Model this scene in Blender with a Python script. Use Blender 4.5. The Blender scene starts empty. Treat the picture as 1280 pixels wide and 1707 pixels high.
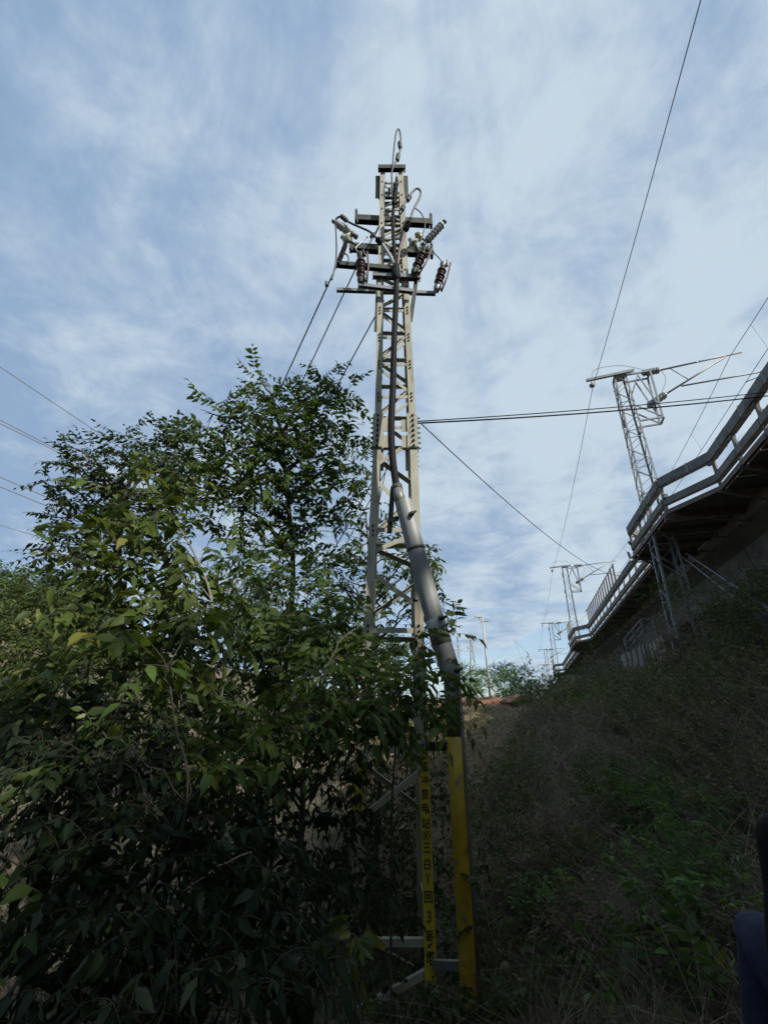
import bpy, bmesh, math, random
import numpy as np
from mathutils import Vector, Matrix

S = bpy.context.scene
COL = S.collection
rnd = random.Random(7)
RNG = np.random.default_rng(11)

# ------------------------------------------------------------------ camera
EYE = 2.0
FPX, PITCH = 775.0, math.radians(24.4)
CP, SP = math.cos(PITCH), math.sin(PITCH)
cam_d = bpy.data.cameras.new("camera")
cam_d.sensor_fit = 'VERTICAL'; cam_d.sensor_height = 36.0
cam_d.lens = FPX / 1707.0 * 36.0
cam_d.clip_start = 0.05; cam_d.clip_end = 6000
cam = bpy.data.objects.new("camera", cam_d); COL.objects.link(cam)
cam.location = (0, 0, EYE); cam.rotation_euler = (math.radians(90) + PITCH, 0, 0)
S.camera = cam

# ------------------------------------------------------------------ world, sun, exposure
SUN_DIR = Vector((0.72, -0.69, 0.74)).normalized()       # towards the sun
SUN_EL = math.asin(SUN_DIR.z)
SUN_AZ = math.atan2(SUN_DIR.x, SUN_DIR.y)
W = bpy.data.worlds.new("World"); S.world = W; W.use_nodes = True
wn, wl = W.node_tree.nodes, W.node_tree.links
wn.clear()
def N(nt, t, **kw):
    n = nt.nodes.new(t)
    for k, v in kw.items():
        if k.startswith('in_'):
            key = k[3:]
            n.inputs[int(key) if key.isdigit() else key].default_value = v
        else: setattr(n, k, v)
    return n
WT = W.node_tree
def wmath(op, a, b=None, c=None, clamp=False):
    n = WT.nodes.new('ShaderNodeMath'); n.operation = op; n.use_clamp = clamp
    for i, v in enumerate((a, b, c)):
        if v is None: continue
        if isinstance(v, (int, float)): n.inputs[i].default_value = v
        else: wl.new(v, n.inputs[i])
    return n.outputs[0]
def wramp(v, a, b, lo=0.0, hi=1.0):
    n = WT.nodes.new('ShaderNodeMapRange'); n.interpolation_type = 'SMOOTHSTEP'
    wl.new(v, n.inputs[0]); n.inputs[1].default_value = a; n.inputs[2].default_value = b
    n.inputs[3].default_value = lo; n.inputs[4].default_value = hi
    return n.outputs[0]
def wmix(f, a, b):
    n = WT.nodes.new('ShaderNodeMix'); n.data_type = 'RGBA'; n.clamp_factor = True
    if isinstance(f, (int, float)): n.inputs[0].default_value = f
    else: wl.new(f, n.inputs[0])
    for sock, v in ((n.inputs[6], a), (n.inputs[7], b)):
        if isinstance(v, tuple): sock.default_value = (*v, 1)
        else: wl.new(v, sock)
    return n.outputs[2]
def wnoise(vec, scale, detail=5, rough=.55, dist=0.0):
    n = WT.nodes.new('ShaderNodeTexNoise'); n.inputs['Scale'].default_value = scale
    n.inputs['Detail'].default_value = detail; n.inputs['Roughness'].default_value = rough
    n.inputs['Distortion'].default_value = dist
    wl.new(vec, n.inputs['Vector']); return n.outputs[0]
tc = WT.nodes.new('ShaderNodeTexCoord')
sx = WT.nodes.new('ShaderNodeSeparateXYZ'); wl.new(tc.outputs['Generated'], sx.inputs[0])
DX, DY, DZ = sx.outputs
def wcomb(a, b, c):
    n = WT.nodes.new('ShaderNodeCombineXYZ')
    for i, v in enumerate((a, b, c)):
        if isinstance(v, (int, float)): n.inputs[i].default_value = v
        else: wl.new(v, n.inputs[i])
    return n.outputs[0]
zc = wmath('MAXIMUM', wmath('ADD', DZ, 0.10), 0.05)
plane = wcomb(wmath('DIVIDE', DX, zc), wmath('DIVIDE', DY, zc), 0.3)       # cloud layer seen in perspective
hh = wmath('MAXIMUM', wmath('SQRT', wmath('ADD', wmath('MULTIPLY', DX, DX), wmath('MULTIPLY', DY, DY))), 0.15)
fall = wcomb(wmath('DIVIDE', DX, hh), wmath('DIVIDE', DY, hh), wmath('MULTIPLY', DZ, 0.55))   # falling cirrus streaks
n1 = wnoise(plane, 0.9, 6, .58, .3)
n2 = wnoise(fall, 3.2, 5, .55, .4)
n3 = wnoise(plane, 3.0, 8, .64, .5)
n4 = wnoise(fall, 9.0, 4, .6, .3)
n5 = wnoise(plane, 8.5, 7, .6, .4)
mixn = wmath('ADD', wmath('ADD', wmath('MULTIPLY', n1, .28), wmath('MULTIPLY', n2, .16)),
             wmath('ADD', wmath('MULTIPLY', n3, .36), wmath('ADD', wmath('MULTIPLY', n4, .05), wmath('MULTIPLY', n5, .15))))
side = wmath('MULTIPLY', wmath('ADD', DX, wmath('MULTIPLY', DZ, .10)), 0.095)                                           # the layer thickens towards the right
dens = wmath('ADD', mixn, side)
sky = WT.nodes.new('ShaderNodeTexSky'); sky.sky_type = 'NISHITA'; sky.sun_disc = False
sky.sun_elevation = SUN_EL; sky.sun_rotation = SUN_AZ
sky.air_density = 1.0; sky.dust_density = 1.2; sky.ozone_density = 1.5
thick = wramp(dens, .41, .60)
cloud = wmix(thick, (1.85, 2.65, 3.85), (3.6, 4.3, 4.95))
# broken bank near the horizon: blue gaps and low white cumulus
lowv = wcomb(wmath('MULTIPLY', DX, 3.0), wmath('MULTIPLY', DY, 3.0), wmath('MULTIPLY', DZ, 14.0))
low = wnoise(lowv, 1.1, 6, .5, .6)
gapband = wmath('MULTIPLY', wramp(DZ, .27, .17), wramp(DZ, .02, .06))
gap = wmath('MULTIPLY', wramp(low, .44, .54), gapband)
cover = wmath('MULTIPLY', wramp(dens, .30, .46, .68, 1.0), wmath('SUBTRACT', 1.0, wmath('MULTIPLY', gap, .85)))
final = wmix(cover, sky.outputs[0], cloud)
bg = WT.nodes.new('ShaderNodeBackground'); bg.inputs['Strength'].default_value = 0.1
wo = WT.nodes.new('ShaderNodeOutputWorld')
wl.new(final, bg.inputs['Color']); wl.new(bg.outputs[0], wo.inputs[0])

sun_d = bpy.data.lights.new("sun", 'SUN'); sun_d.energy = 3.5; sun_d.angle = math.radians(1.5)
sun_d.color = (1.0, .95, .86)
sun = bpy.data.objects.new("sun", sun_d); COL.objects.link(sun)
sun.rotation_euler = (-SUN_DIR).to_track_quat('-Z', 'Y').to_euler()
sun.location = (20, -20, 30)
S.view_settings.view_transform = 'Standard'; S.view_settings.look = 'None'
S.view_settings.exposure = 0.66; S.view_settings.gamma = 1.0
S.view_settings.use_curve_mapping = False
S.cycles.max_bounces = 6; S.cycles.diffuse_bounces = 3; S.cycles.transmission_bounces = 3
S.cycles.use_denoising = True

# ------------------------------------------------------------------ pixel to place
def ray(px, py):
    dy = py - 853.0
    return Vector((px - 640.0, FPX * CP + dy * SP, FPX * SP - dy * CP))
O = Vector((0, 0, EYE))
def P(px, py, y):
    r = ray(px, py); return O + r * (y / r.y)
def PZ(px, py, z):
    r = ray(px, py); return O + r * ((z - EYE) / r.z)
def PL(px, py, p0, nrm):
    r = ray(px, py); return O + r * ((p0 - O).dot(nrm) / r.dot(nrm))
def depth(p): return p.y * CP + (p.z - EYE) * SP
def proj(p):
    zc_ = depth(p)
    return 640 + FPX * p.x / zc_, 853 - FPX * ((p.z - EYE) * CP - p.y * SP) / zc_

# track frame (the railway runs along U, its right-hand side is NR)
TA = math.radians(17.3)
U = Vector((math.sin(TA), math.cos(TA), 0)); NR = Vector((math.cos(TA), -math.sin(TA), 0))
def T(t, q, z=0.0): return U * t + NR * q + Vector((0, 0, z))
EDGE = [(-60, 10.2), (0, 8.8), (15, 8.2), (20, 7.8), (31, 7.1), (42, 6.9), (67, 5.7), (102, 4.6), (141, 3.7), (200, 2.6)]
def edge_q(t): return float(np.interp(t, [e[0] for e in EDGE], [e[1] for e in EDGE]))

# ------------------------------------------------------------------ materials
def mat(name): 
    m = bpy.data.materials.new(name); m.use_nodes = True
    nt = m.node_tree; b = nt.nodes['Principled BSDF']
    return m, nt, b
def link(nt, a, b): nt.links.new(a, b)
def noise_mat(name, c1, c2, scale=4.0, rough=.7, metal=0.0, c3=None, s3=1.5, t3=(.58, .7), bump=0.0, bscale=40, lo=.35, hi=.65, stretch=None, spec=.5):
    m, nt, b = mat(name)
    co = N(nt, 'ShaderNodeTexCoord')
    mp = N(nt, 'ShaderNodeMapping'); link(nt, co.outputs['Object'], mp.inputs[0])
    if stretch: mp.inputs['Scale'].default_value = stretch
    no = N(nt, 'ShaderNodeTexNoise', in_Scale=scale, in_Detail=6.0, in_Roughness=.6); link(nt, mp.outputs[0], no.inputs['Vector'])
    mr = N(nt, 'ShaderNodeMapRange'); link(nt, no.outputs[0], mr.inputs[0]); mr.inputs[1].default_value = lo; mr.inputs[2].default_value = hi
    mx = N(nt, 'ShaderNodeMix', data_type='RGBA'); link(nt, mr.outputs[0], mx.inputs[0])
    mx.inputs[6].default_value = (*c1, 1); mx.inputs[7].default_value = (*c2, 1)
    out = mx.outputs[2]
    if c3:
        n3_ = N(nt, 'ShaderNodeTexNoise', in_Scale=s3, in_Detail=8.0, in_Roughness=.7); link(nt, mp.outputs[0], n3_.inputs['Vector'])
        m3 = N(nt, 'ShaderNodeMapRange'); link(nt, n3_.outputs[0], m3.inputs[0]); m3.inputs[1].default_value = t3[0]; m3.inputs[2].default_value = t3[1]
        x3 = N(nt, 'ShaderNodeMix', data_type='RGBA'); link(nt, m3.outputs[0], x3.inputs[0]); link(nt, out, x3.inputs[6]); x3.inputs[7].default_value = (*c3, 1)
        out = x3.outputs[2]
    link(nt, out, b.inputs['Base Color'])
    b.inputs['Roughness'].default_value = rough; b.inputs['Metallic'].default_value = metal
    b.inputs['Specular IOR Level'].default_value = spec
    if bump:
        n4_ = N(nt, 'ShaderNodeTexNoise', in_Scale=bscale, in_Detail=4.0); link(nt, mp.outputs[0], n4_.inputs['Vector'])
        bp = N(nt, 'ShaderNodeBump', in_Strength=bump, in_Distance=.02); link(nt, n4_.outputs[0], bp.inputs['Height']); link(nt, bp.outputs[0], b.inputs['Normal'])
    return m
def leaf_mat(name, dark, light, yellow, single=False, rough=.5, transl=.34, ypos=.92):
    m, nt, b = mat(name)
    if single:
        a = N(nt, 'ShaderNodeObjectInfo').outputs['Random']
    else:
        a = N(nt, 'ShaderNodeAttribute', attribute_name='tint').outputs['Fac']
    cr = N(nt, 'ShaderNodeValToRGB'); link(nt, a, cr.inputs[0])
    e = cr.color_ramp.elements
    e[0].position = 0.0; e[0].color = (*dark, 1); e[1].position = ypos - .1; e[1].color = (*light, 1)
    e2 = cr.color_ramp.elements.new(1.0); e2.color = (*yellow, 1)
    co = N(nt, 'ShaderNodeTexCoord')
    no = N(nt, 'ShaderNodeTexNoise', in_Scale=9.0, in_Detail=3.0); link(nt, co.outputs['Object'], no.inputs['Vector'])
    hs = N(nt, 'ShaderNodeHueSaturation'); link(nt, cr.outputs[0], hs.inputs['Color'])
    mr = N(nt, 'ShaderNodeMapRange'); link(nt, no.outputs[0], mr.inputs[0]); mr.inputs[3].default_value = .75; mr.inputs[4].default_value = 1.25
    link(nt, mr.outputs[0], hs.inputs['Value'])
    ge = N(nt, 'ShaderNodeNewGeometry')
    bk = N(nt, 'ShaderNodeMix', data_type='RGBA'); link(nt, ge.outputs['Backfacing'], bk.inputs[0]); link(nt, hs.outputs[0], bk.inputs[6])
    h2 = N(nt, 'ShaderNodeHueSaturation', in_Saturation=.72, in_Value=1.35); link(nt, hs.outputs[0], h2.inputs['Color']); link(nt, h2.outputs[0], bk.inputs[7])
    link(nt, bk.outputs[2], b.inputs['Base Color'])
    b.inputs['Roughness'].default_value = rough
    b.inputs['Specular IOR Level'].default_value = .22
    tr = N(nt, 'ShaderNodeBsdfTranslucent')
    h3 = N(nt, 'ShaderNodeHueSaturation', in_Hue=.48, in_Saturation=1.15, in_Value=1.6); link(nt, hs.outputs[0], h3.inputs['Color']); link(nt, h3.outputs[0], tr.inputs[0])
    ms = N(nt, 'ShaderNodeMixShader', in_0=transl); link(nt, b.outputs[0], ms.inputs[1]); link(nt, tr.outputs[0], ms.inputs[2])
    link(nt, ms.outputs[0], nt.nodes['Material Output'].inputs[0])
    return m
M = {}
M['cream'] = noise_mat('cream_paint', (.40, .385, .30), (.31, .305, .24), 6, .6, 0, (.19, .145, .095), 7, (.56, .72), bump=.2, bscale=50, stretch=(1, 1, .3))
M['steel_dark'] = noise_mat('weathered_steel', (.045, .052, .042), (.075, .078, .06), 8, .6, .2, (.06, .035, .022), 6, (.6, .75))
M['galv'] = noise_mat('galvanised_steel', (.28, .29, .295), (.20, .21, .215), 5, .5, .35, (.16, .15, .14), 5, (.62, .75))
M['black'] = noise_mat('black_rubber', (.007, .007, .008), (.014, .014, .016), 10, .75, spec=.2)
M['pvc'] = noise_mat('grey_conduit_paint', (.29, .30, .295), (.225, .23, .228), 4, .5, 0, (.11, .105, .09), 5, (.54, .70), bump=.12, bscale=25, stretch=(1, 1, .35))
M['pipe_dark'] = noise_mat('grey_pipe_steel', (.20, .20, .19), (.14, .14, .13), 6, .5, .3)
M['yellow'] = noise_mat('yellow_paint', (.46, .31, .010), (.33, .23, .012), 5, .55, 0, (.13, .105, .05), 6, (.50, .66), bump=.1, bscale=50)
M['signyellow'] = noise_mat('sign_yellow_paint', (.60, .48, .035), (.48, .39, .04), 7, .6, 0, (.24, .20, .08), 11, (.60, .72))
M['ink'] = noise_mat('black_lettering', (.012, .012, .012), (.03, .03, .02), 30, .6)
M['porcelain'] = noise_mat('brown_porcelain', (.032, .015, .012), (.055, .022, .017), 10, .35)
M['silicone'] = noise_mat('grey_silicone', (.36, .37, .37), (.28, .29, .29), 8, .5)
M['glaze'] = noise_mat('pale_glaze', (.46, .46, .33), (.38, .40, .30), 8, .25)
M['mauve'] = noise_mat('brown_core_sleeve', (.085, .05, .042), (.12, .075, .06), 8, .5)
M['alu'] = noise_mat('dull_aluminium', (.30, .31, .31), (.22, .23, .23), 10, .4, .6)
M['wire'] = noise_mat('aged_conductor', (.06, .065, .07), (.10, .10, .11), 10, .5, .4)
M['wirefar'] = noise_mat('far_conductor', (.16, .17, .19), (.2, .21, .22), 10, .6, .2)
M['conc'] = noise_mat('weathered_concrete', (.19, .187, .18), (.13, .128, .122), 1.7, .85, 0, (.07, .066, .058), 2.6, (.50, .68), bump=.3, bscale=18)
M['concdark'] = noise_mat('stained_concrete', (.16, .15, .135), (.10, .095, .085), 1.2, .9, 0, (.06, .055, .05), 1.6, (.5, .7), bump=.3, bscale=12)
M['pier'] = noise_mat('pier_concrete', (.16, .138, .11), (.11, .097, .08), .9, .9, 0, (.06, .055, .047), 1.2, (.52, .7), bump=.3, bscale=10)
M['rust'] = noise_mat('rusty_iron', (.10, .085, .075), (.16, .13, .11), 7, .75, .2, (.14, .07, .04), 4, (.55, .7))
M['bark'] = noise_mat('grey_brown_bark', (.10, .085, .065), (.05, .042, .034), 14, .9, stretch=(1, 1, .25), bump=.5, bscale=30)
M['palebark'] = noise_mat('pale_stem_bark', (.26, .25, .20), (.16, .15, .12), 14, .8, stretch=(1, 1, .25))
M['twig'] = noise_mat('brown_twig', (.09, .07, .05), (.05, .04, .03), 14, .9)
M['dry'] = noise_mat('dry_stalk', (.42, .35, .24), (.24, .195, .13), .9, .9)
M['drydark'] = noise_mat('dead_weed', (.24, .195, .14), (.12, .098, .070), .9, .9)
M['concpale'] = noise_mat('pale_board_marked_concrete', (.40, .39, .34), (.28, .27, .235), 2.2, .9, 0, (.16, .155, .13), 3.5, (.52, .68), bump=.3, bscale=14, stretch=(1, 1, .3))
M['straw'] = noise_mat('bleached_straw', (.44, .35, .22), (.27, .205, .125), .7, .9)
M['petal'] = noise_mat('white_petals', (.75, .75, .70), (.6, .6, .55), 20, .7)
M['redsoil'] = noise_mat('red_soil', (.27, .14, .085), (.18, .095, .06), 3, .95, bump=.6, bscale=8)
M['hair'] = noise_mat('black_hair', (.005, .004, .004), (.009, .008, .008), 40, .75, stretch=(6, 6, .4), spec=.15)
M['skin'] = noise_mat('skin', (.42, .27, .20), (.38, .24, .17), 6, .5)
M['jacket'] = noise_mat('navy_fabric', (.006, .009, .028), (.011, .016, .046), 9, .85, bump=.9, bscale=9)
M['highlightfab'] = noise_mat('blue_highlight_fabric', (.05, .12, .26), (.04, .09, .2), 14, .8)  # pale blue painted in for the highlight on the person's shoulder
M['trouser'] = noise_mat('dark_trousers', (.02, .02, .025), (.03, .03, .035), 12, .85)
M['lampgrey'] = noise_mat('lamp_paint', (.45, .44, .42), (.38, .36, .33), 4, .5)
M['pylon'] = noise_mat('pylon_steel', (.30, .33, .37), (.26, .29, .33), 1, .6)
LEAFC = {
 'mid':   ((.025, .050, .012), (.074, .126, .027), (.15, .16, .035)),
 'warm':  ((.030, .052, .011), (.088, .130, .024), (.18, .17, .04)),
 'shade': ((.013, .025, .010), (.034, .054, .019), (.07, .085, .03)),  # deep shade of the lower-left thickets put into the leaf colour
 'fresh': ((.036, .066, .013), (.092, .150, .028), (.18, .19, .045)),
 'weed':  ((.048, .062, .022), (.120, .140, .048), (.21, .19, .09)),
 'herb':  ((.035, .075, .024), (.11, .20, .05), (.17, .23, .06)),
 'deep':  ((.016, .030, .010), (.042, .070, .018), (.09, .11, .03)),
 'blue':  ((.016, .034, .020), (.042, .078, .040), (.07, .12, .04)),
 'far':   ((.032, .052, .016), (.085, .125, .03), (.16, .17, .04)),
 'dead':  ((.085, .070, .046), (.20, .165, .108), (.28, .235, .15)),
}
for k, (a, b_, c) in LEAFC.items():
    M['leaf_' + k] = leaf_mat('leaf_' + k, a, b_, c, rough=.55)
    M['leaf1_' + k] = leaf_mat('single_leaf_' + k, a, b_, c, single=True)

# ground: soil, leaf litter and dry grass by noise
def ground_mat():
    m, nt, b = mat('hillside_soil')
    ge = N(nt, 'ShaderNodeNewGeometry')
    def no(s, d=6): 
        n = N(nt, 'ShaderNodeTexNoise', in_Scale=s, in_Detail=float(d), in_Roughness=.65); link(nt, ge.outputs['Position'], n.inputs['Vector']); return n.outputs[0]
    def rg(v, a, b2):
        r = N(nt, 'ShaderNodeMapRange'); link(nt, v, r.inputs[0]); r.inputs[1].default_value = a; r.inputs[2].default_value = b2; return r.outputs[0]
    def mx(f, a, b2):
        x = N(nt, 'ShaderNodeMix', data_type='RGBA'); link(nt, f, x.inputs[0])
        for s, v in ((x.inputs[6], a), (x.inputs[7], b2)):
            if isinstance(v, tuple): s.default_value = (*v, 1)
            else: link(nt, v, s)
        return x.outputs[2]
    c = mx(rg(no(2.2), .35, .65), (.10, .075, .05), (.16, .125, .085))
    c = mx(rg(no(.35, 3), .48, .6), c, (.055, .06, .028))
    c = mx(rg(no(14), .56, .7), c, (.16, .13, .085))
    link(nt, c, b.inputs['Base Color']); b.inputs['Roughness'].default_value = .95
    bp = N(nt, 'ShaderNodeBump', in_Strength=.8, in_Distance=.06); link(nt, no(9, 8), bp.inputs['Height']); link(nt, bp.outputs[0], b.inputs['Normal'])
    return m
M['ground'] = ground_mat()

# ------------------------------------------------------------------ object helpers
def tag(o, label=None, cat=None, group=None, kind=None):
    if label: o['label'] = label
    if cat: o['category'] = cat
    if group: o['group'] = group
    if kind: o['kind'] = kind
    return o
def empty(name, loc, label=None, cat=None, group=None):
    o = bpy.data.objects.new(name, None); COL.objects.link(o); o.location = loc
    o.empty_display_size = .2
    return tag(o, label, cat, group)
def wloc(o):
    v = Vector((0, 0, 0))
    while o is not None: v = v + o.location; o = o.parent
    return v
class MB:
    def __init__(s): s.v = []; s.f = []; s.smooth = []
    def add(s, vs, fs, smooth=False):
        o = len(s.v); s.v += [tuple(v) for v in vs]
        s.f += [tuple(i + o for i in f) for f in fs]; s.smooth += [smooth] * len(fs)
    def prism(s, a, b, offs_a, offs_b=None, cap=True):
        offs_b = offs_b or offs_a; n = len(offs_a)
        vs = [a + o for o in offs_a] + [b + o for o in offs_b]
        fs = [(i, (i + 1) % n, n + (i + 1) % n, n + i) for i in range(n)]
        if cap: fs += [tuple(range(n - 1, -1, -1)), tuple(range(n, 2 * n))]
        s.add(vs, fs)
    def bar(s, a, b, w, h, up=Vector((0, 0, 1))):
        a, b = Vector(a), Vector(b); d = (b - a).normalized()
        up = Vector(up)
        if abs(d.dot(up)) > .97: up = Vector((0, 1, 0)) if abs(d.y) < .9 else Vector((1, 0, 0))
        sd = d.cross(up).normalized(); up = sd.cross(d).normalized()
        s.prism(a, b, [sd * w / 2 + up * h / 2, -sd * w / 2 + up * h / 2, -sd * w / 2 - up * h / 2, sd * w / 2 - up * h / 2])
    def box(s, c, sx, sy, sz, ax=Vector((1, 0, 0)), ay=Vector((0, 1, 0)), az=Vector((0, 0, 1))):
        c = Vector(c)
        vs = [c + ax * (i * sx / 2) + ay * (j * sy / 2) + az * (k * sz / 2) for k in (-1, 1) for j in (-1, 1) for i in (-1, 1)]
        s.add(vs, [(0, 2, 3, 1), (4, 5, 7, 6), (0, 1, 5, 4), (2, 6, 7, 3), (0, 4, 6, 2), (1, 3, 7, 5)])
    def angle(s, a, b, w, t, d1, d2, w2=None):
        """L-section: flanges along d1 and d2 from the corner line a-b"""
        a, b, d1, d2 = Vector(a), Vector(b), Vector(d1), Vector(d2); w2 = w2 or w
        pr = [Vector((0, 0, 0)), d1 * w, d1 * w + d2 * t, d1 * t + d2 * t, d1 * t + d2 * w2, d2 * w2]
        if (b - a).dot(d1.cross(d2)) < 0: pr = pr[::-1]
        s.prism(a, b, pr)
    def channel(s, a, b, w, h, t, up=Vector((0, 0, 1))):
        """U-section bar opened downwards"""
        a, b = Vector(a), Vector(b); d = (b - a).normalized()
        sd = d.cross(Vector(up)).normalized(); u = sd.cross(d).normalized()
        pr = [(-w/2, -h/2), (-w/2, h/2), (w/2, h/2), (w/2, -h/2), (w/2 - t, -h/2), (w/2 - t, h/2 - t), (-w/2 + t, h/2 - t), (-w/2 + t, -h/2)]
        s.prism(a, b, [sd * x + u * y for x, y in pr][::-1])
    def tube(s, pts, r, n=8, cap=True, rough=0):
        pts = [Vector(p) for p in pts]; m = len(pts)
        rs = r if isinstance(r, (list, tuple)) else [r] * m
        fr = None; vs = []
        for i, p in enumerate(pts):
            d = (pts[min(i + 1, m - 1)] - pts[max(i - 1, 0)])
            if d.length < 1e-9: d = Vector((0, 0, 1))
            d.normalize()
            if fr is None:
                fr = d.cross(Vector((0, 0, 1)) if abs(d.z) < .9 else Vector((1, 0, 0))).normalized()
            fr = (fr - d * fr.dot(d)).normalized(); bn = d.cross(fr)
            for k in range(n):
                a = 2 * math.pi * k / n
                vs.append(p + (fr * math.cos(a) + bn * math.sin(a)) * rs[i])
        fs = [(i * n + k, i * n + (k + 1) % n, (i + 1) * n + (k + 1) % n, (i + 1) * n + k) for i in range(m - 1) for k in range(n)]
        if cap: fs += [tuple(range(n - 1, -1, -1)), tuple(range((m - 1) * n, m * n))]
        s.add(vs, fs, True)
    def lathe(s, a, b, prof, n=14):
        """prof: (fraction along a-b, radius)"""
        a, b = Vector(a), Vector(b)
        d = (b - a).normalized(); L = (b - a).length
        fr = d.cross(Vector((0, 0, 1)) if abs(d.z) < .9 else Vector((1, 0, 0))).normalized(); bn = d.cross(fr)
        vs = []; m = len(prof)
        for f, r in prof:
            for k in range(n):
                t = 2 * math.pi * k / n
                vs.append(a + d * (f * L) + (fr * math.cos(t) + bn * math.sin(t)) * r)
        fs = [(i * n + k, i * n + (k + 1) % n, (i + 1) * n + (k + 1) % n, (i + 1) * n + k) for i in range(m - 1) for k in range(n)]
        fs += [tuple(range(n - 1, -1, -1)), tuple(range((m - 1) * n, m * n))]
        s.add(vs, fs, True)
    def build(s, name, m, parent=None, origin=None, **kw):
        org = wloc(parent) if parent else Vector(origin) if origin is not None else Vector((0, 0, 0))
        me = bpy.data.meshes.new(name)
        me.from_pydata([tuple(Vector(v) - org) for v in s.v], [], s.f)
        me.polygons.foreach_set('use_smooth', s.smooth)
        me.materials.append(M[m] if isinstance(m, str) else m); me.update()
        o = bpy.data.objects.new(name, me); COL.objects.link(o)
        if parent: o.parent = parent
        elif origin is not None: o.location = org
        return tag(o, **kw)
def smooth_by_angle(o, deg=40):
    pass
def spline(pts, n=8):
    """Catmull-Rom through the points"""
    pts = [Vector(p) for p in pts]; out = []
    for i in range(len(pts) - 1):
        p0 = pts[max(i - 1, 0)]; p1 = pts[i]; p2 = pts[i + 1]; p3 = pts[min(i + 2, len(pts) - 1)]
        for k in range(n):
            t = k / n
            out.append(.5 * ((2 * p1) + (p2 - p0) * t + (2 * p0 - 5 * p1 + 4 * p2 - p3) * t * t + (3 * p1 - p0 - 3 * p2 + p3) * t ** 3))
    out.append(pts[-1]); return out
def sagline(a, b, sag, n=24):
    a, b = Vector(a), Vector(b)
    return [a.lerp(b, i / n) - Vector((0, 0, sag * 4 * (i / n) * (1 - i / n))) for i in range(n + 1)]
def wire(name, pts, r, label, cat='wire', m='wire', group=None, n=6):
    mb = MB(); mb.tube(pts, r, n)
    return mb.build(name, m, origin=pts[0], label=label, cat=cat, group=group)
def copy_tree(o, parent=None):
    c = o.copy(); COL.objects.link(c); c.parent = parent
    for ch in o.children: copy_tree(ch, c)
    return c

# ------------------------------------------------------------------ terrain
def sst(x, a, b):
    t = np.clip((x - a) / (b - a), 0, 1); return t * t * (3 - 2 * t)
def terr(x, y):
    x = np.asarray(x, float); y = np.asarray(y, float)
    base = np.interp(y, [-60, -20, -4, 0, 3, 6, 8, 10, 14, 25, 45, 100, 300, 1500], [9, 4.5, .4, 0, -.25, -.62, -.35, .25, 1.15, 2.3, 3.8, 5.5, 3, -20])
    # unseen slope added behind and left of the viewpoint to darken the foreground
    base = base + sst(-y, 1.5, 9) * (1 - sst(x, -1.5, 4)) * (1 - sst(-y, 60, 200)) * 9.0 + sst(-x, 4.5, 12) * (1 - sst(y, -1, 4)) * (1 - sst(-y, 60, 200)) * 3.0
    # left hillside
    lw = sst(-x, 3.0, 26.0) * sst(y, 2, 14) * (1 - sst(y, 120, 400))
    base = base + lw * 5.0
    # embankment under the railway
    t = x * U.x + y * U.y; q = x * NR.x + y * NR.y
    foot = np.interp(y, [-60, 0, 5, 8, 15, 25, 40, 80, 160, 300], [6, 2.6, 1.35, 1.6, 3.3, 6.9, 12.0, 25, 46, 86])
    qfoot = foot * NR.x + y * NR.y
    qcrest = np.interp(t, [-60, 25, 60, 120, 200], [8.0, 6.6, 4.9, 3.2, 2.2])
    crest = np.interp(t, [-60, 0, 12, 25, 45, 62, 85, 130, 400, 1500], [7, 3.7, 3.5, 3.5, 4.6, 6.8, 9.2, 10.4, 6, -20])
    w = np.clip((q - qfoot) / np.maximum(qcrest - qfoot, 2.0), 0, 1.0)
    w = w * .75 + .25 * w * w * (3 - 2 * w)
    z = base + (np.maximum(crest, base) - base) * w
    bump = .10 * np.sin(x * 1.7 + .6 * np.sin(y * 1.3)) * np.sin(y * 1.5 + 1.0) + .05 * np.sin(x * 4.1 + y * 2.7) * np.sin(y * 3.7 - x)
    return z + bump * sst(np.hypot(x, y), 1.5, 5)
def tz(x, y): return float(terr(x, y))
def axis(vals):
    return np.array(sorted(set(np.round(vals, 4))))
gx = axis(np.concatenate([np.arange(-12, 18, .3), np.arange(-40, -12, 1.2), np.arange(18, 50, 1.2), np.arange(-160, -40, 8), np.arange(50, 160, 8), np.array([-1500, -800, -400, -250, 250, 400, 800, 1500])]))
gy = axis(np.concatenate([np.arange(-4, 34, .3), np.arange(-30, -4, 1.5), np.arange(34, 90, 1.5), np.arange(90, 200, 8), np.array([-400, -150, -60, 250, 350, 500, 800, 1500, 2500])]))
X, Y = np.meshgrid(gx, gy)
Z = terr(X, Y)
nx, ny = len(gx), len(gy)
vv = np.stack([X.ravel(), Y.ravel(), Z.ravel()], 1)
ii = (np.arange(ny - 1)[:, None] * nx + np.arange(nx - 1)[None, :]).ravel()
ff = np.stack([ii, ii + 1, ii + nx + 1, ii + nx], 1)
def np_mesh(name, v, f, m, tint=None, smooth=True):
    me = bpy.data.meshes.new(name); k = f.shape[1]
    me.vertices.add(len(v)); me.vertices.foreach_set('co', np.ascontiguousarray(v, np.float32).ravel())
    me.loops.add(f.size); me.loops.foreach_set('vertex_index', np.ascontiguousarray(f, np.int32).ravel())
    me.polygons.add(len(f)); me.polygons.foreach_set('loop_start', np.arange(0, f.size, k, dtype=np.int32))
    if smooth: me.polygons.foreach_set('use_smooth', np.ones(len(f), bool))
    if tint is not None:
        at = me.attributes.new('tint', 'FLOAT', 'POINT'); at.data.foreach_set('value', np.ascontiguousarray(tint, np.float32))
    me.materials.append(M[m] if isinstance(m, str) else m)
    me.update(calc_edges=True); return me
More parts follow.
